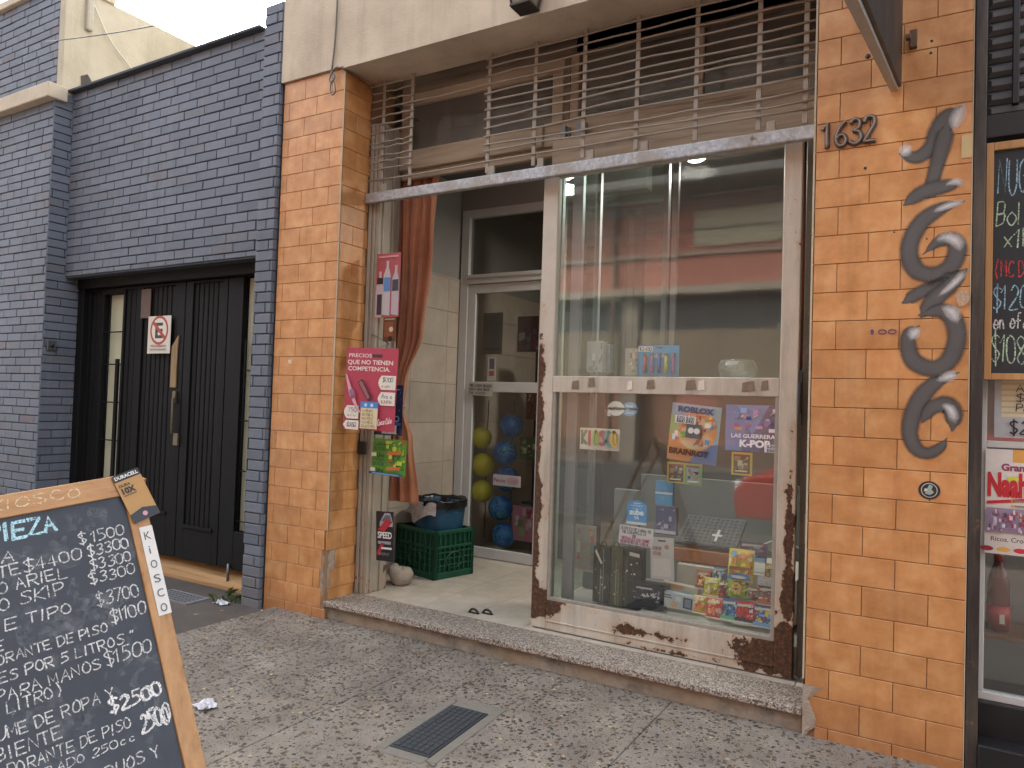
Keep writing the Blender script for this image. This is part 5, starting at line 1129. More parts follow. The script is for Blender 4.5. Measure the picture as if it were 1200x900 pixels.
def pack(px, Y, base, cols, n, label, name='toy_pack', dep=.03, seed=1, cat='toy pack', band=None, words=None, group=None, tilt=0.0, lean=0.0):
    """a printed carton or blister standing at these photo positions on the plane at depth Y"""
    x0, y0, x1, y1 = px; a = PY(x0, y0, Y); c = PY(x1, y1, Y)
    U = Vector((math.cos(tilt), 0, math.sin(tilt))); V = Vector((-math.sin(tilt), math.sin(lean), math.cos(tilt) * math.cos(lean))).normalized(); V = (V - U * V.dot(U)).normalized()
    s = Sheet((a[0], Y, c[2]), U, V, c[0] - a[0], a[2] - c[2], base, dep)
    scatter(s, n, cols, .06, .06, .94, .94, .26, seed)
    if band: s.rect(0, band[0], 1, band[1], band[2])
    for w_ in (words or []): s.text(*w_)
    return s.end(name, label, cat, group)
pack((607, 371, 634, 412), 2.02, '#5a4a58', ['#7a6a80', '#3f5a4a', '#8a3f5f', '#2f3a4a', '#9aa0a4', '#4a2f55'], 30, 'hanging bag of toys in shiny wrap, high behind the door glass', 'toy_bag', .05, 4, 'toy bag')
pack((601, 592, 625, 636), 1.97, '#b07a90', ['#8fae6a', '#c9a9b4', '#9a3a5c', '#6a8a5a', '#d0c4c4'], 20, 'pink blister pack of green toys beside the lowest blue ball', 'toy_pack', .03, 6)
pack((609, 512, 634, 540), 2.05, '#3f5a3a', ['#6a8a4a', '#2f3f2f', '#8fa06a', '#c0c4b0'], 20, 'crinkled green toy bag halfway up behind the door glass', 'toy_bag', .05, 7, 'toy bag')
pack((617, 460, 629, 492), 2.1, '#5c3a33', ['#8a4a3f', '#a59a8c', '#3f2f2c'], 10, 'narrow brown toy box above the blue balls', 'toy_box', .05, 9, 'toy box')
s = sheet_px(567, 367, 588, 415, 2.25, '#77787a', .003); s.scrawl(.1, .5, .9, .95, '#55565a', 5).rect(.1, .1, .9, .14, '#606164'); s.end('wall_notice', 'grey paper notice on the wall seen through the door glass', 'notice')
s = sheet_px(572, 419, 580.5, 446, 1.866, '#a9a9a5', .002); s.rect(.2, .5, .8, .95, '#55565c').rect(.2, .2, .8, .42, '#9a4f4a'); s.end('door_strip', 'narrow white printed strip on the upper door glass', 'label')
s = sheet_px(549, 448, 577, 463.5, 1.835, '#b4b3ab', .002, .5, -.03); s.hand('HELADOS $1200', .05, .70, .9, .18, '#3f3f45', .0025).hand('Caramelos Rocky', .05, .42, .9, .18, '#3f3f45', .0025).hand('Saldo 12/24', .05, .14, .7, .16, '#4a4a50', .0022); s.end('door_note', 'handwritten white note taped to the middle rail of the shop door', 'note')
s = sheet_px(578, 555.5, 610, 571.5, 1.862, '#b9b3b6', .002); s.hand('Pelotas', .05, .35, .42, .3, '#8a4a62', .0028); s.disc(.72, .52, .2, '#a33a5c', .10).disc(.72, .52, .18, '#b9b3b6', .085).hand('1700', .60, .38, .26, .26, '#8a4a62', .0025); s.end('price_slip', 'white price slip with a circled amount in front of the blue balls', 'price label')
pp = thing('door_shelf', (-3.3, 2.3, .12), 'dark shelf unit in the gloom behind the door glass', 'shelf')
b = B(); b.box(-3.32, -2.7, 2.3, 2.5, .12, 2.2); 
for z in (.6, 1.1, 1.6): b.box(-3.32, -2.7, 2.12, 2.3, z, z + .02)
obj('carcass', b, M_DARK, pp)

# ================================================================ notices on the glass and goods in the display window
YG = .372
s = sheet_px(712, 470, 748, 489, YG, '#c4c7c4', .0012); s.b = B()
def rr_poly(x0, y0, x1, y1, r, k=6):
    P = []
    for cx, cy, a0 in ((x1 - r, y1 - r, 0), (x0 + r, y1 - r, 90), (x0 + r, y0 + r, 180), (x1 - r, y0 + r, 270)):
        for i in range(k + 1): t = rad(a0 + 90 * i / k); P.append((cx + r * math.cos(t), cy + r * math.sin(t)))
    return P
h_ = s.h / s.w
s.poly([(x, y / h_) for x, y in rr_poly(.45, .03, .99, h_ - .02, .24)], '#5f93bd').poly([(x, y / h_) for x, y in rr_poly(.0, .02, .56, h_, .25)], '#c9cbc6').poly([(.0, 0), (.14, 0), (.02, .35)], '#c9cbc6')
s.text('Pago', .60, .62, .22, '#cfd9df', .02).text('QR', .60, .42, .12, '#cfd9df', .02).text('MERCADO', .10, .40, .36, '#5a6a78', .01).poly([(.17, .66), (.27, .58), (.38, .66), (.27, .62)], '#4a6a88').text('PAGO', .62, .2, .24, '#cfd9df', .02)
s.end('payment_sticker', 'white and pale blue speech bubble payment sticker high on the lower pane', 'sticker')
s = sheet_px(680, 501, 725.5, 529, YG, '#cbc7bd', .0015); rr = random.Random(3)
for i, (ch, c) in enumerate(zip('KIOSCO', ('#4a7a55', '#b8483f', '#8fae4a', '#b0566a', '#6a9a8a', '#c2a245'))):
    s.hand(ch, .05 + i * .155, .24, .15, .62, c, .009).hand(ch, .055 + i * .155, .25, .15, .60, '#55504a', .0014)
for i in range(40): x = rr.uniform(.04, .96); s.rect(x, .06, x + .012, .10, rr.choice(['#b8867f', '#8fa08a', '#b0a070']))
s.end('kiosk_sign', 'hand coloured paper sign spelling kiosco taped inside the lower pane', 'sign')
s = sheet_px(783, 471, 839, 541, YG, '#7fa6b5', .0015, .4, -.085)
s.poly([(0, .0), (1, 0), (1, .2), (.5, .42), (0, .5)], '#c98440').poly([(.45, .0), (1, 0), (1, .36), (.72, .3)], '#2f6aa8').disc(.55, .55, .40, '#d29a52').disc(.52, .52, .34, '#c9b98a').poly([(0, .45), (.22, .52), (.3, .7), (0, .8)], '#86a86a'); scatter(s, 46, ['#c9653f', '#7f9a55', '#d6b765', '#b7c9cd', '#8f5a70', '#cf8a45', '#5f86a3', '#d8d2c0'], .08, .26, .92, .82, .13, 12)
s.rect(.36, .42, .66, .66, '#55585a').disc(.46, .55, .06, '#c9c9c2').disc(.58, .55, .06, '#c9c9c2')
s.text('ROBLOX', .16, .86, .72, '#544a6a', .05, .10).text('BRAINROT', .06, .12, .80, '#4a2a1c', .05, .10).rect(.12, .66, .54, .79, '#d3d6d4').hand('$200 $400', .15, .73, .36, .045, '#33363f', .0016).hand('$600 $900', .15, .675, .36, .04, '#33363f', .0016)
s.end('game_cards_poster', 'orange and blue trading card poster ending in the word brainrot', 'poster')
s = sheet_px(851, 474, 913.5, 531, YG, '#4a5f9a', .0015); s.poly([(0, 0), (.3, 0), (.45, 1), (0, 1)], '#5a78b8').poly([(.6, 0), (1, 0), (1, 1), (.75, 1)], '#39406f').poly([(.2, 1), (.5, .35), (.8, 1)], '#6a86c0')
scatter(s, 26, ['#7f6aa0', '#b48fae', '#c9926a', '#394a86', '#8fa6cf', '#a0527f', '#d3c9cf'], .08, .40, .92, .94, .14, 31)
s.text('LAS GUERRERAS', .12, .29, .86, '#d6d8dc', .03, .085).text('K-POP', .28, .10, .56, '#dcdce0', .05, .15).rect(.74, .0, 1, .17, '#c9cdd2').hand('$200', .78, .10, .18, .05, '#33363f', .0015).hand('$500', .78, .02, .18, .05, '#33363f', .0015)
s.end('music_cards_poster', 'blue and violet trading card poster at the right of the lower pane', 'poster')
for px, c, c2, lb in (((782, 541, 802.5, 567), '#b09a2f', '#4a4433', 'gold edged card packet stuck under the left of the orange poster'), ((803, 543, 822, 570), '#6f9a45', '#7f9aa6', 'green edged card packet stuck under the orange poster'), ((857.5, 529.5, 881, 558), '#c2a534', '#5a533f', 'gold edged card packet stuck under the blue violet poster')):
    s = sheet_px(*px, YG, c, .006); s.rect(.10, .08, .90, .90, c2); scatter(s, 16, ['#8a8468', '#b0aa90', '#3a372c', '#6f6a55', '#9a6f55'], .14, .14, .86, .84, .28, len(lb)); s.rect(.1, .84, .9, .92, '#8a3f35'); s.rect(.2, .16, .8, .22, '#c9bf9a')
    s.end('card_packet', lb, 'card packet', 'card packets stuck to the pane')
s = sheet_px(735, 585, 757.5, 616, YG, '#3f8fc4', .0012); s.b = B(); w_, hh = s.w, s.h
P_ = [(0, .1), (1, .1), (1, .72)] + [(.5 + .5 * math.cos(t * math.pi / 10), .72 + .28 * math.sin(t * math.pi / 10)) for t in range(1, 10)] + [(0, .72)]
s.poly(P_, '#3f8fc4').rect(0, 0, 1, .1, '#c4cbd0').text('ACEPTAMOS', .18, .74, .62, '#c9dbe6', .02).rect(.3, .86, .7, .89, '#c9dbe6').text('todos los', .26, .62, .5, '#a9cbe0', .01).text('sube', .14, .40, .72, '#d3e2ea', .05).text('YA', .36, .22, .28, '#d3e2ea', .05); s.end('blue_sticker', 'bright blue round topped sticker above the handwritten sign', 'sticker')
s = sheet_px(725.5, 614, 764.5, 641, YG, '#c6c5c6', .0015, .5, -.04); s.hand('ESTE ES DE CARGA TE', .06, .76, .88, .13, '#3a3a44', .0017).hand('DE COMPRAS NI', .10, .58, .7, .13, '#3a3a44', .0017).hand('DE', .4, .43, .12, .11, '#3a3a44', .0017).hand('VIRTUALES CON SUBE', .06, .25, .86, .14, '#a0435f', .0018).hand('DEBITO EN EL LOCAL', .06, .07, .86, .13, '#8a4360', .0018)
s.end('handwritten_sign', 'white handwritten sign in black and red ink on the lower pane', 'sign')
s = sheet_px(888, 675, 911, 688, .46, '#c6c6c4', .0015); s.scrawl(.05, .05, .98, .95, '#3f3f46', 3); s.end('shelf_label', 'small white handwritten label at the right end of the display step', 'label')

# upper shelf
pack((748.5, 405, 795, 441), .47, '#3a86b8', ['#4f9ac8', '#2f78aa', '#3f8abb'], 6, 'blue hanging card of small coloured lighters on the upper shelf', 'lighter_card', .004, 2, 'lighter card', None, None)
lc = bpy.data.objects['lighter_card']; 
s = sheet_px(748.5, 405, 795, 441, .466, '#3a86b8', .002); s.hand('Lucia', .30, .62, .44, .14, '#cfe2ec', .0022).rect(.0, .80, .36, .97, '#c9cdd0').hand('$2400', .03, .83, .3, .1, '#3a3d44', .002).rect(.45, .90, .6, .95, '#1d2b3a').end('print', parent=lc)
for i, c in enumerate(('#b0483f', '#8f6a9a', '#3a55a0', '#a3a845', '#7f4a86')):
    a = PY(755.5 + i * 8.3, 437, .455); b = B(); b.tube([(a[0], .452, a[2]), (a[0], .452, a[2] + .10)], .010, 10); b.box(a[0] - .009, a[0] + .009, .443, .461, a[2] + .10, a[2] + .118, 1); obj('lighter', b, [flat(c, .25), M_STEEL], lc)
pack((688, 400, 706, 436), .55, '#9fa8a8', ['#b7bcbc', '#7f8f94', '#c9cccb', '#5f7480'], 12, 'pale carton with grey print at the left of the upper shelf', 'carton', .06, 5, 'carton')
pack((707, 403, 714, 436), .60, '#8d989a', ['#a9b0b0', '#77868a'], 6, 'narrow grey carton next to the pale carton on the upper shelf', 'carton', .06, 6, 'carton')
pack((733, 408, 747.5, 440), .52, '#8f8778', ['#a89f8c', '#6f675a', '#b8b0a0'], 12, 'beige printed box beside the lighter card on the upper shelf', 'carton', .06, 8, 'carton')
gb_ = thing('glass_bowl', (-1.08, .72, 1.676), 'round glass sweet jar lying at the right of the upper shelf', 'jar')
b = B(); b.lathe([(0, .0), (.06, .0), (.10, .03), (.115, .08), (.10, .125), (.09, .13), (.095, .12), (.108, .08), (.09, .03), (0, .012)], (-1.08, .72, 1.677), 28); obj('bowl', b, m_glass('thick jar glass', .12, .12, (.8, .85, .84), False), gb_)
o = thing('red_curtain', (-.8, 1.2, 1.9), 'dull red curtain strip hanging at the right inside the display window', 'curtain')
b = B(); vs = []; fs = []
for i in range(21):
    z = 3.2 - i * .072
    for j in range(17): u = j / 16; vs.append((-.86 + .22 * u + .02 * math.sin(z * 3), .9 + .018 * math.sin(u * 20 + z), z))
for i in range(20):
    for j in range(16): fs.append((i * 17 + j, i * 17 + j + 1, (i + 1) * 17 + j + 1, (i + 1) * 17 + j))
b.add(vs, fs, 0, True); c_ = obj('cloth', b, flat('#6a3a30', .9, .15, 12, name='dull red cloth'), o); m_ = c_.modifiers.new('thickness', 'SOLIDIFY'); m_.thickness = .003
lp = thing('ceiling_lamp', (-1.58, 1.5, 3.3), 'lit round lamp glimpsed at the top of the upper pane', 'lamp')
n = N('lit lamp glass'); n.set(Emission_Strength=9.0); n.put(n.p.inputs['Emission Color'], (1, .96, .86)); n.col((.8, .8, .78))
LP = PY(815, 184, 1.5)
b = B(); b.lathe([(0, -.03), (.05, -.025), (.085, 0), (.08, .025), (0, .035)], LP, 24); obj('bulb', b, n.m, lp)
ll = bpy.data.lights.new('lamp_light', 'AREA'); ll.shape = 'DISK'; ll.size = .3; ll.energy = 7; ll.color = (1, .95, .86); lo = bpy.data.objects.new('lamp_light', ll); COL.objects.link(lo); lo.location = (LP[0], LP[1], LP[2] - .11)
b = B(); b.tube([(LP[0], LP[1], LP[2] + .03), (LP[0], LP[1], 3.5)], .02, 10); obj('stem', b, M_ALU, lp)

# goods at the bottom of the display
IT = []
pack((768.5, 563, 788, 593), .55, '#3f8fbf', ['#4f9aca', '#357fae'], 6, 'bright blue earphone pack, topmost of the stack left of the poster stand', 'boxed_gadget', .035, 3, 'gadget box', (.46, .54, '#c9cfd2'))
pack((768.5, 593.5, 792, 628), .56, '#4a4a70', ['#6a6a90', '#2f2f44', '#a9a9be', '#8a8aa8'], 12, 'violet earphone box below the bright blue pack', 'boxed_gadget', .04, 4, 'gadget box', (.04, .16, '#b7b9c6'))
s = sheet_px(764, 629, 790, 682, .555, '#c3c0bd', .004, .45, .04); s.rect(.34, .90, .66, .94, '#4a4a4c').disc(.7, .78, .10, '#b98a70'); s.scrawl(.1, .55, .6, .8, '#a86f5a', 2); s.rect(.12, .08, .88, .5, '#cfcdc9'); s.end('charger_blister', 'white hanging charger blister card below the violet box', 'blister card')
s = sheet_px(738, 679, 781, 711, .56, '#3a4146', .05); s.poly([(.0, .08), (.62, .08), (.72, .34), (.06, .34)], '#7fb0b8').rect(.1, .55, .4, .75, '#555d62').hand('if', .62, .45, .3, .42, '#c9cccd', .004); s.end('earbud_box', 'dark grey earbud box with a pale blue band', 'gadget box')
s = sheet_px(737, 683, 778, 716, .50, '#22262b', .05, .3); scatter(s, 44, ['#8a8f9a', '#5a5f6c', '#b9bcc6', '#3a3f4a', '#8a6f9a', '#c9c9cf'], .12, .34, .88, .84, .12, 5); s.rect(.25, .88, .7, .95, '#b5b9b8'); s.end('watch_box', 'black box of small shiny watches at the front left of the tray', 'box')
for i, (px, lb) in enumerate((((696, 640, 713, 708), 'narrow dark gift bag with pale stripes at the left of the row'), ((711, 641, 728, 711), 'olive gold gift bag in the middle of the dark row'), ((727, 642, 751, 716), 'black gift bag with gold spray next to the watch box'))):
    s = sheet_px(*px, .53 + .02 * i, ('#2b3130', '#4f5238', '#262a26')[i], .07, .35); rr = random.Random(40 + i)
    for k in range(7): x = rr.uniform(.06, .86); s.rect(x, .02, x + rr.uniform(.02, .09), rr.uniform(.6, .98), rr.choice([('#59605a', '#7a8078', '#3d4442'), ('#6f7150', '#3c4030', '#8a8a60'), ('#3a4a30', '#1d201d', '#4a5040')][i]))
    for k in range(9): x, y = rr.uniform(.1, .8), rr.uniform(.1, .9); s.disc(x, y, rr.uniform(.02, .05), rr.choice(['#c9c6ae', '#b09a5a', '#d6d4c4']))
    if i != 1: s.poly([(.1, .92), (.2, .96), (.6, .72), (.5, .70)] if i == 0 else [(.45, .90), (.9, .88), (.9, .94), (.45, .96)], '#c4c6ba')
    o = s.end('gift_bag', lb, 'gift bag', 'gift bags in the display window')
    b = B(); a = s.P(s.w * .3, s.h, -.03); c = s.P(s.w * .7, s.h, -.03); b.tube([a, a + Vector((.01, 0, .03)), c + Vector((-.01, 0, .03)), c], .003, 6); obj('handle', b, M_DARK, o)
pack((673, 614, 697, 671), .62, '#a39a8c', ['#8fa88a', '#b0705f', '#c4bba8', '#7f9a95', '#b99a5f'], 24, 'faded picture card behind the left side of the lower pane', 'picture_card', .01, 77, 'picture card', (.0, .05, '#b9b5a8'))
gm = thing('game_box', (-1.2, .95, .556), 'flat game box with a grey grid lid standing on the display step', 'game box')
a = PY(790, 657, .82); c = PY(862, 657, .82)
b = B(); b.box(a[0], c[0], .80, 1.10, .560, .640); obj('box', b, flat('#a86a3f', .6, .1, 6, name='orange brown card'), gm, .004)
b = B(); b.box(a[0] - .004, c[0] + .004, .798, 1.104, .640, .650); T2 = Matrix.Translation((a[0], .83, .655)) @ Matrix.Rotation(rad(28), 4, 'X'); L_ = c[0] - a[0]
bb = B(T2); bb.box(0, L_, 0, .30, .0, .02)
for i in range(12): bb.box(.01 + i * (L_ - .02) / 12, .01 + i * (L_ - .02) / 12 + .008, .01, .29, .02, .024, 1)
for i in range(9): bb.box(.01, L_ - .01, .01 + i * .033, .017 + i * .033, .0205, .0235, 1)
bb.box(L_ * .62, L_ * .66, .04, .16, .024, .028, 2); bb.box(L_ * .56, L_ * .72, .09, .11, .0245, .0285, 2)
obj('grid_lid', bb, [flat('#2f3337', .7, .1, 10), flat('#474c50', .7, .1, 10), flat('#a9acac', .6)], gm)
s = sheet_px(775, 681, 816, 708, .62, '#c0b9a8', .05, .4, -.06); s.rect(.02, .78, .6, .98, '#c48a68').poly([(.3, .2), (.8, .3), (.75, .7), (.25, .6)], '#a9c4b4').rect(.05, .04, .45, .18, '#c4825f'); scatter(s, 14, ['#cfd2c4', '#9fc0bd', '#d0b09a', '#b7c79a'], .1, .2, .95, .75, .2, 6); s.end('craft_box', 'pale box with orange tabs behind the white phone box', 'box')
s = sheet_px(774, 692, 814, 716, .50, '#a9b4ba', .05, .35, -.05); s.rect(.66, .14, .92, .86, '#2f353d').rect(.70, .22, .88, .78, '#6f7f90').rect(.08, .78, .3, .86, '#3a4a58').rect(.08, .62, .34, .70, '#5a6874').disc(.4, .28, .09, '#c4a07a').disc(.28, .30, .06, '#c9b08a').rect(.44, .5, .6, .84, '#c4cbce'); s.end('phone_box', 'white toy phone box at the front of the white tray', 'box')
CAN = [((813, 697, 827, 720), .50, '#b89a4a', ['#a8453f', '#d0c060', '#7f8f3f', '#c97f4a', '#e0d8b0'], 'yellow and red sweet packet next to the phone box', 'sweet_packet'),
       ((828, 699, 846, 726), .49, '#a8453f', ['#c9704a', '#d8b050', '#7f2f35', '#cfa9a0'], 'red and orange sweet packet at the front of the tray', 'sweet_packet'),
       ((845.5, 701, 864, 729), .49, '#35588f', ['#4f7fb0', '#4f8f6a', '#2a3f70', '#9fb0c0'], 'blue and green sweet box at the front of the tray', 'sweet_box'),
       ((862, 704, 883, 732), .49, '#a02f2f', ['#c04a3f', '#2f2a30', '#d0c9c9', '#7f2026'], 'bright red sweet box with black marks at the front of the tray', 'sweet_box'),
       ((882, 708, 906, 738), .49, '#4a4a5c', ['#5f8fc0', '#c9b060', '#7fa9cf', '#8f5f5a'], 'dark and light blue sweet box at the right front of the tray', 'sweet_box'),
       ((825, 676, 843, 700), .60, '#b5a53f', ['#d0c868', '#8f7f2f', '#7f8f45', '#e0dcb0'], 'small mustard yellow sweet bag behind the red packet', 'sweet_bag'),
       ((842, 679, 855, 702), .60, '#7a4038', ['#3a2a2a', '#a8604a', '#c9a98a', '#4f6a4a'], 'small dark brown sweet bag behind the blue box', 'sweet_bag'),
       ((852.5, 672, 876, 702), .58, '#7f9a45', ['#4f7f3a', '#c9c060', '#a8b85a', '#d8d8a0', '#3a5a35'], 'green sweet pouch with smiling yellow disc, under the tall pouch', 'sweet_pouch'),
       ((873, 686, 890, 706), .60, '#7a4a45', ['#9a6a5a', '#5a3a3a', '#b0a090', '#8a8f86'], 'dull red sweet bag behind the bright red box', 'sweet_bag'),
       ((888, 686, 911, 712), .58, '#6a4f4a', ['#5f8095', '#9a5f4a', '#3f3f50', '#c0a890'], 'brown and blue sweet box at the right end of the second row', 'sweet_box'),
       ((853, 642, 882, 684), .56, '#b9a445', ['#d0c070', '#6f8fa8', '#7f6f3a', '#c07f45', '#e0d8a8'], 'tall yellow sweet pouch standing above the second row', 'sweet_pouch'),
       ((896, 660, 912, 684), .66, '#8a5a3a', ['#c98a4a', '#5f3f2f', '#d0b07a', '#7a8f5a'], 'amber sweet bag behind the small handwritten label', 'sweet_bag'),
       ((836, 664, 850, 684), .66, '#5f7f9a', ['#8fb0c9', '#3f5a70', '#c9c9b0'], 'pale blue sweet box leaning on the white step', 'sweet_box'),
       ((816, 668, 831, 692), .64, '#a8603f', ['#d09060', '#7f3f2f', '#e0c890'], 'rust red sweet box at the left of the second row', 'sweet_box'),
       ((866, 634, 897, 660), .80, '#4f3f66', ['#6a5a8a', '#7fa0bf', '#3a2f4a', '#9a5f80'], 'violet sweet box on the display step beside the tall pouch', 'sweet_box')]
for i, (px, Y, base, cols, lb, nm) in enumerate(CAN):
    base = vivid(base); cols = [vivid(c) for c in cols]
    soft = nm in ('sweet_bag', 'sweet_pouch', 'sweet_packet')
    x0, y0, x1, y1 = px; a = PY(x0, y0, Y); c = PY(x1, y1, Y); w_, h_ = c[0] - a[0], a[2] - c[2]
    V = Vector((0, .22, .975)).normalized(); s = Sheet((a[0], Y, c[2]), (1, 0, 0), V, w_, h_, base, .004 if soft else .035, .3)
    scatter(s, 46, cols, .05, .10, .95, .90, .22, 100 + i)
    if lb.startswith('tall'): s.poly([(.02, .05), (.98, .05), (.9, .22), (.5, .26), (.1, .22)], '#4a86b8').disc(.5, .14, .3, '#c4d0d8', .06).disc(.26, .84, .12, '#5f9ab0').rect(.1, .34, .9, .44, '#8a5a2a')
    if lb.startswith('green sweet pouch'): s.disc(.5, .42, .26, '#c9a860').poly([(.36, .4), (.64, .4), (.5, .3)], '#6a4a3a').rect(.25, .76, .75, .86, '#d8d8b0')
    if 'sweet_box' == nm: s.rect(0, 0, 1, .22, cols[1] if i != 4 else '#6f9fc8').rect(0, 0, 1, .06, '#c4c4c0').poly([(.1, .74), (.86, .80), (.9, .90), (.14, .86)], '#c9c4b4')
    if 'bag' in nm or 'packet' in nm: s.poly([(.12, .68), (.88, .74), (.84, .86), (.16, .82)], '#d8d0b0').rect(0, .94, 1, 1, cols[-1]).rect(0, 0, 1, .05, cols[-1])
    if soft:                                                  # a filled bag: bulging front between flat seams
        nb = B(); P = s.P; gx_, gz_ = 8, 10; vs = []; fs = []
        def bul(u, v): return (.020 if nm != 'sweet_pouch' else .026) * max(0, math.sin(math.pi * u)) ** .6 * max(0, math.sin(math.pi * v)) ** .7
        for bi, q in enumerate(s.b.v):
            d = Vector(q) - s.o; u, v = d.dot(s.U) / w_, d.dot(s.V) / h_
            s.b.v[bi] = tuple(Vector(q) + s.Nn * bul(min(1, max(0, u)), min(1, max(0, v))))
        for k in range(gz_ + 1):
            for j in range(gx_ + 1): u, v = j / gx_, k / gz_; vs.append(P(u * w_, v * h_, bul(u, v) - .0003))
        nv = len(vs)
        for k in range(gz_ + 1):
            for j in range(gx_ + 1): u, v = j / gx_, k / gz_; vs.append(P(u * w_, v * h_, -bul(u, v) - .001))
        for k in range(gz_):
            for j in range(gx_):
                q = k * (gx_ + 1) + j; fs += [(q, q + 1, q + gx_ + 2, q + gx_ + 1), (nv + q, nv + q + gx_ + 1, nv + q + gx_ + 2, nv + q + 1)]
        s.b.add(vs, fs, 0, True)
    s.end(nm, lb, nm.replace('_', ' '), 'sweets on the display tray')
# coiled white cable and dark stand in the display
o = thing('white_cable', (-.85, .9, .6), 'thin white looped cable at the right side of the display', 'cable')
b = B(); cc = PY(915, 668, .9); b.tube([(cc[0] + .17 * math.cos(t * .2), .9 + .01 * t * .2, cc[2] + .17 * math.sin(t * .2)) for t in range(4, 22)], .005, 6); obj('strand', b, flat('#c4c4c0', .4), o)

# ================================================================ small things on the ground
mh = thing('cover_plate', (-2.0, -.92, .004), 'dark ribbed iron utility cover set in the pebbled pavement', 'utility cover')
q = [PZ(*p, .006) for p in ((456, 873), (503, 887), (573, 836), (528, 825))]
U = (q[1] - q[0]); Lw = U.length; U.normalize(); V = q[3] - q[0]; V = V - U * V.dot(U); Lh = V.length; V.normalize()
b = B(); M_IRON = m_mortar('worn cast iron', '#2f3235', 60, .3, .25)
b.brick(q[0], U, V, (0, 0, 1), 0, Lw, 0, Lh, .01, .003)
for i in range(14):
    for j in range(6):
        x0, x1 = .012 + (Lw - .024) * j / 6, .012 + (Lw - .024) * (j + 1) / 6; y0, y1 = .012 + (Lh - .024) * i / 14, .012 + (Lh - .024) * (i + 1) / 14
        b.brick(q[0] + Vector((0, 0, .004)), U, V, (0, 0, 1), x0 + .0015, x1 - .0015, y0 + .0015, y1 - .0015, .0022, .001)
obj('plate', b, M_IRON, mh)
b = B(); b.brick(q[0] + Vector((0, 0, -.003)), U, V, (0, 0, 1), -.05, 0 - .002, -.03, Lh + .05, .01, .002); b.brick(q[0] + Vector((0, 0, -.003)), U, V, (0, 0, 1), 0, Lw + .05, Lh + .002, Lh + .10, .01, .002); b.brick(q[0] + Vector((0, 0, -.003)), U, V, (0, 0, 1), Lw + .002, Lw + .05, -.03, Lh, .01, .002); b.brick(q[0] + Vector((0, 0, -.003)), U, V, (0, 0, 1), 0, Lw, -.06, -.002, .01, .002)
obj('cement_surround', b, M_CEMENT, mh)
def crumple(c, r, seed, label, col='#c9c8cc'):
    rr = random.Random(seed); b = B(); n_ = 6; vs = []; fs = []
    for i in range(n_ + 1):
        for j in range(n_ + 1): u, v = i / n_ - .5, j / n_ - .5; vs.append((c[0] + r * 2 * u + rr.uniform(-.2, .2) * r, c[1] + r * 1.4 * v + rr.uniform(-.2, .2) * r, c[2] + .004 + abs(rr.gauss(0, .35)) * r * (1 - 1.2 * (u * u + v * v))))
    for i in range(n_):
        for j in range(n_): k = i * (n_ + 1) + j; fs.append((k, k + 1, k + n_ + 2, k + n_ + 1))
    b.add(vs, fs); o = obj('crumpled_paper', b, flat(col, .7, .05, 30, name='crumpled paper')); m_ = o.modifiers.new('thickness', 'SOLIDIFY'); m_.thickness = .0015; tag(o, label, 'litter', 'crumpled papers on the ground'); return o
crumple(PZ(240, 829, .004), .05, 3, 'white crumpled paper on the pebbled pavement beside the sandwich board')
crumple(PZ(260, 708, -.03), .05, 4, 'white crumpled paper on the dark driveway near the gate')
rr = random.Random(12)
lv = B()
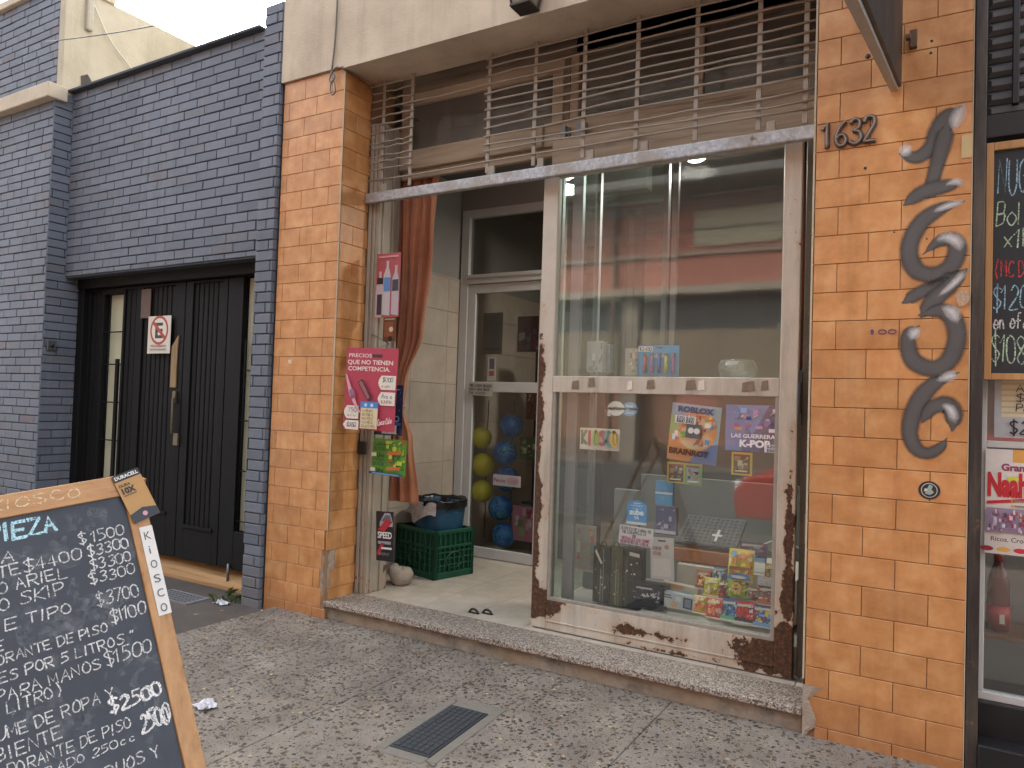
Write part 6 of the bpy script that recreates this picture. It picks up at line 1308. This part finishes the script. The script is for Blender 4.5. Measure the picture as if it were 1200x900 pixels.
for i in range(46):
    x, y = rr.uniform(-6.2, -3.4), rr.uniform(-1.0, .15) if rr.random() < .75 else rr.uniform(-2.2, -1.0); z = .0045 if x > -4.12 else (-.026 if y > -.5 else -.026 - (.07 * (-.5 - y) / 4.3) + .004)
    a = rr.uniform(0, 6.28); L1 = rr.uniform(.012, .03); ca, sa = math.cos(a), math.sin(a)
    P = [(-1, 0), (-.3, .4), (.5, .3), (1, 0), (.4, -.35), (-.4, -.35)]
    lv.add([(x + (p[0] * ca - p[1] * sa) * L1, y + (p[0] * sa + p[1] * ca) * L1, z + .002 + rr.uniform(0, .006)) for p in P], [(0, 1, 2, 3, 4, 5)], rr.choice((0, 0, 1, 2)))
o = obj('scattered_litter', lv, [flat('#8a6a45', .8, .2, 60, name='dry leaf'), flat('#b7afa0', .8, .2, 60, name='paper scrap'), flat('#6f5a3f', .8, .2, 60, name='brown leaf')]); tag(o, 'dry leaf bits and scraps strewn over the driveway', 'litter'); o['kind'] = 'stuff'
wd = B(); rr = random.Random(6)
for i in range(20):
    c = (-4.60 + rr.gauss(0, .07), -.02 + rr.gauss(0, .05), -.03); a = rr.uniform(0, 6.28); h1 = rr.uniform(.03, .09); d = Vector((math.cos(a), math.sin(a), 0)); e = Vector((-d[1], d[0], 0)) * .006
    p0 = Vector(c); p1 = p0 + d * h1 * .4 + Vector((0, 0, h1 * .7)); p2 = p0 + d * h1 + Vector((0, 0, h1 * .8))
    wd.add([p0 - e, p0 + e, p1 + e * 1.6, p2, p1 - e * 1.6], [(0, 1, 2, 3, 4)])
tag(obj('weed', wd, flat('#4d5a2c', .7, .3, 40, name='weed leaf')), 'small green weed at the foot of the brick pier by the gate', 'plant')
for px, lb in (((555, 718), 'left one of two dark half ring door stops on the doorway floor'), ((571, 719), 'right one of two dark half ring door stops on the doorway floor')):
    p = PZ(*px, .123); b = B(); b.tube([(p[0] + .032 * math.cos(t * math.pi / 10), p[1], .121 + .026 * math.sin(t * math.pi / 10)) for t in range(11)], .008, 8); b.box(p[0] - .042, p[0] + .042, p[1] - .012, p[1] + .012, .1205, .124); tag(obj('door_stop', b, M_DARK), lb, 'door stop', 'door stops on the floor')
dc = thing('drain_grate', (-5.0, -.5, -.03), 'grey perforated drain grate in the dark driveway', 'drain grate')
p = PZ(216, 701, -.026); b = B(); b.box(p[0] - .28, p[0] + .16, p[1] - .10, p[1] + .10, -.035, -.020)
for i in range(10):
    for j in range(5): b.box(p[0] - .26 + i * .04, p[0] - .237 + i * .04, p[1] - .085 + j * .035, p[1] - .064 + j * .035, -.0195, -.0185, 1)
obj('grate', b, [flat('#77777a', .6, .2, 30, name='grey iron'), M_DARK], dc)
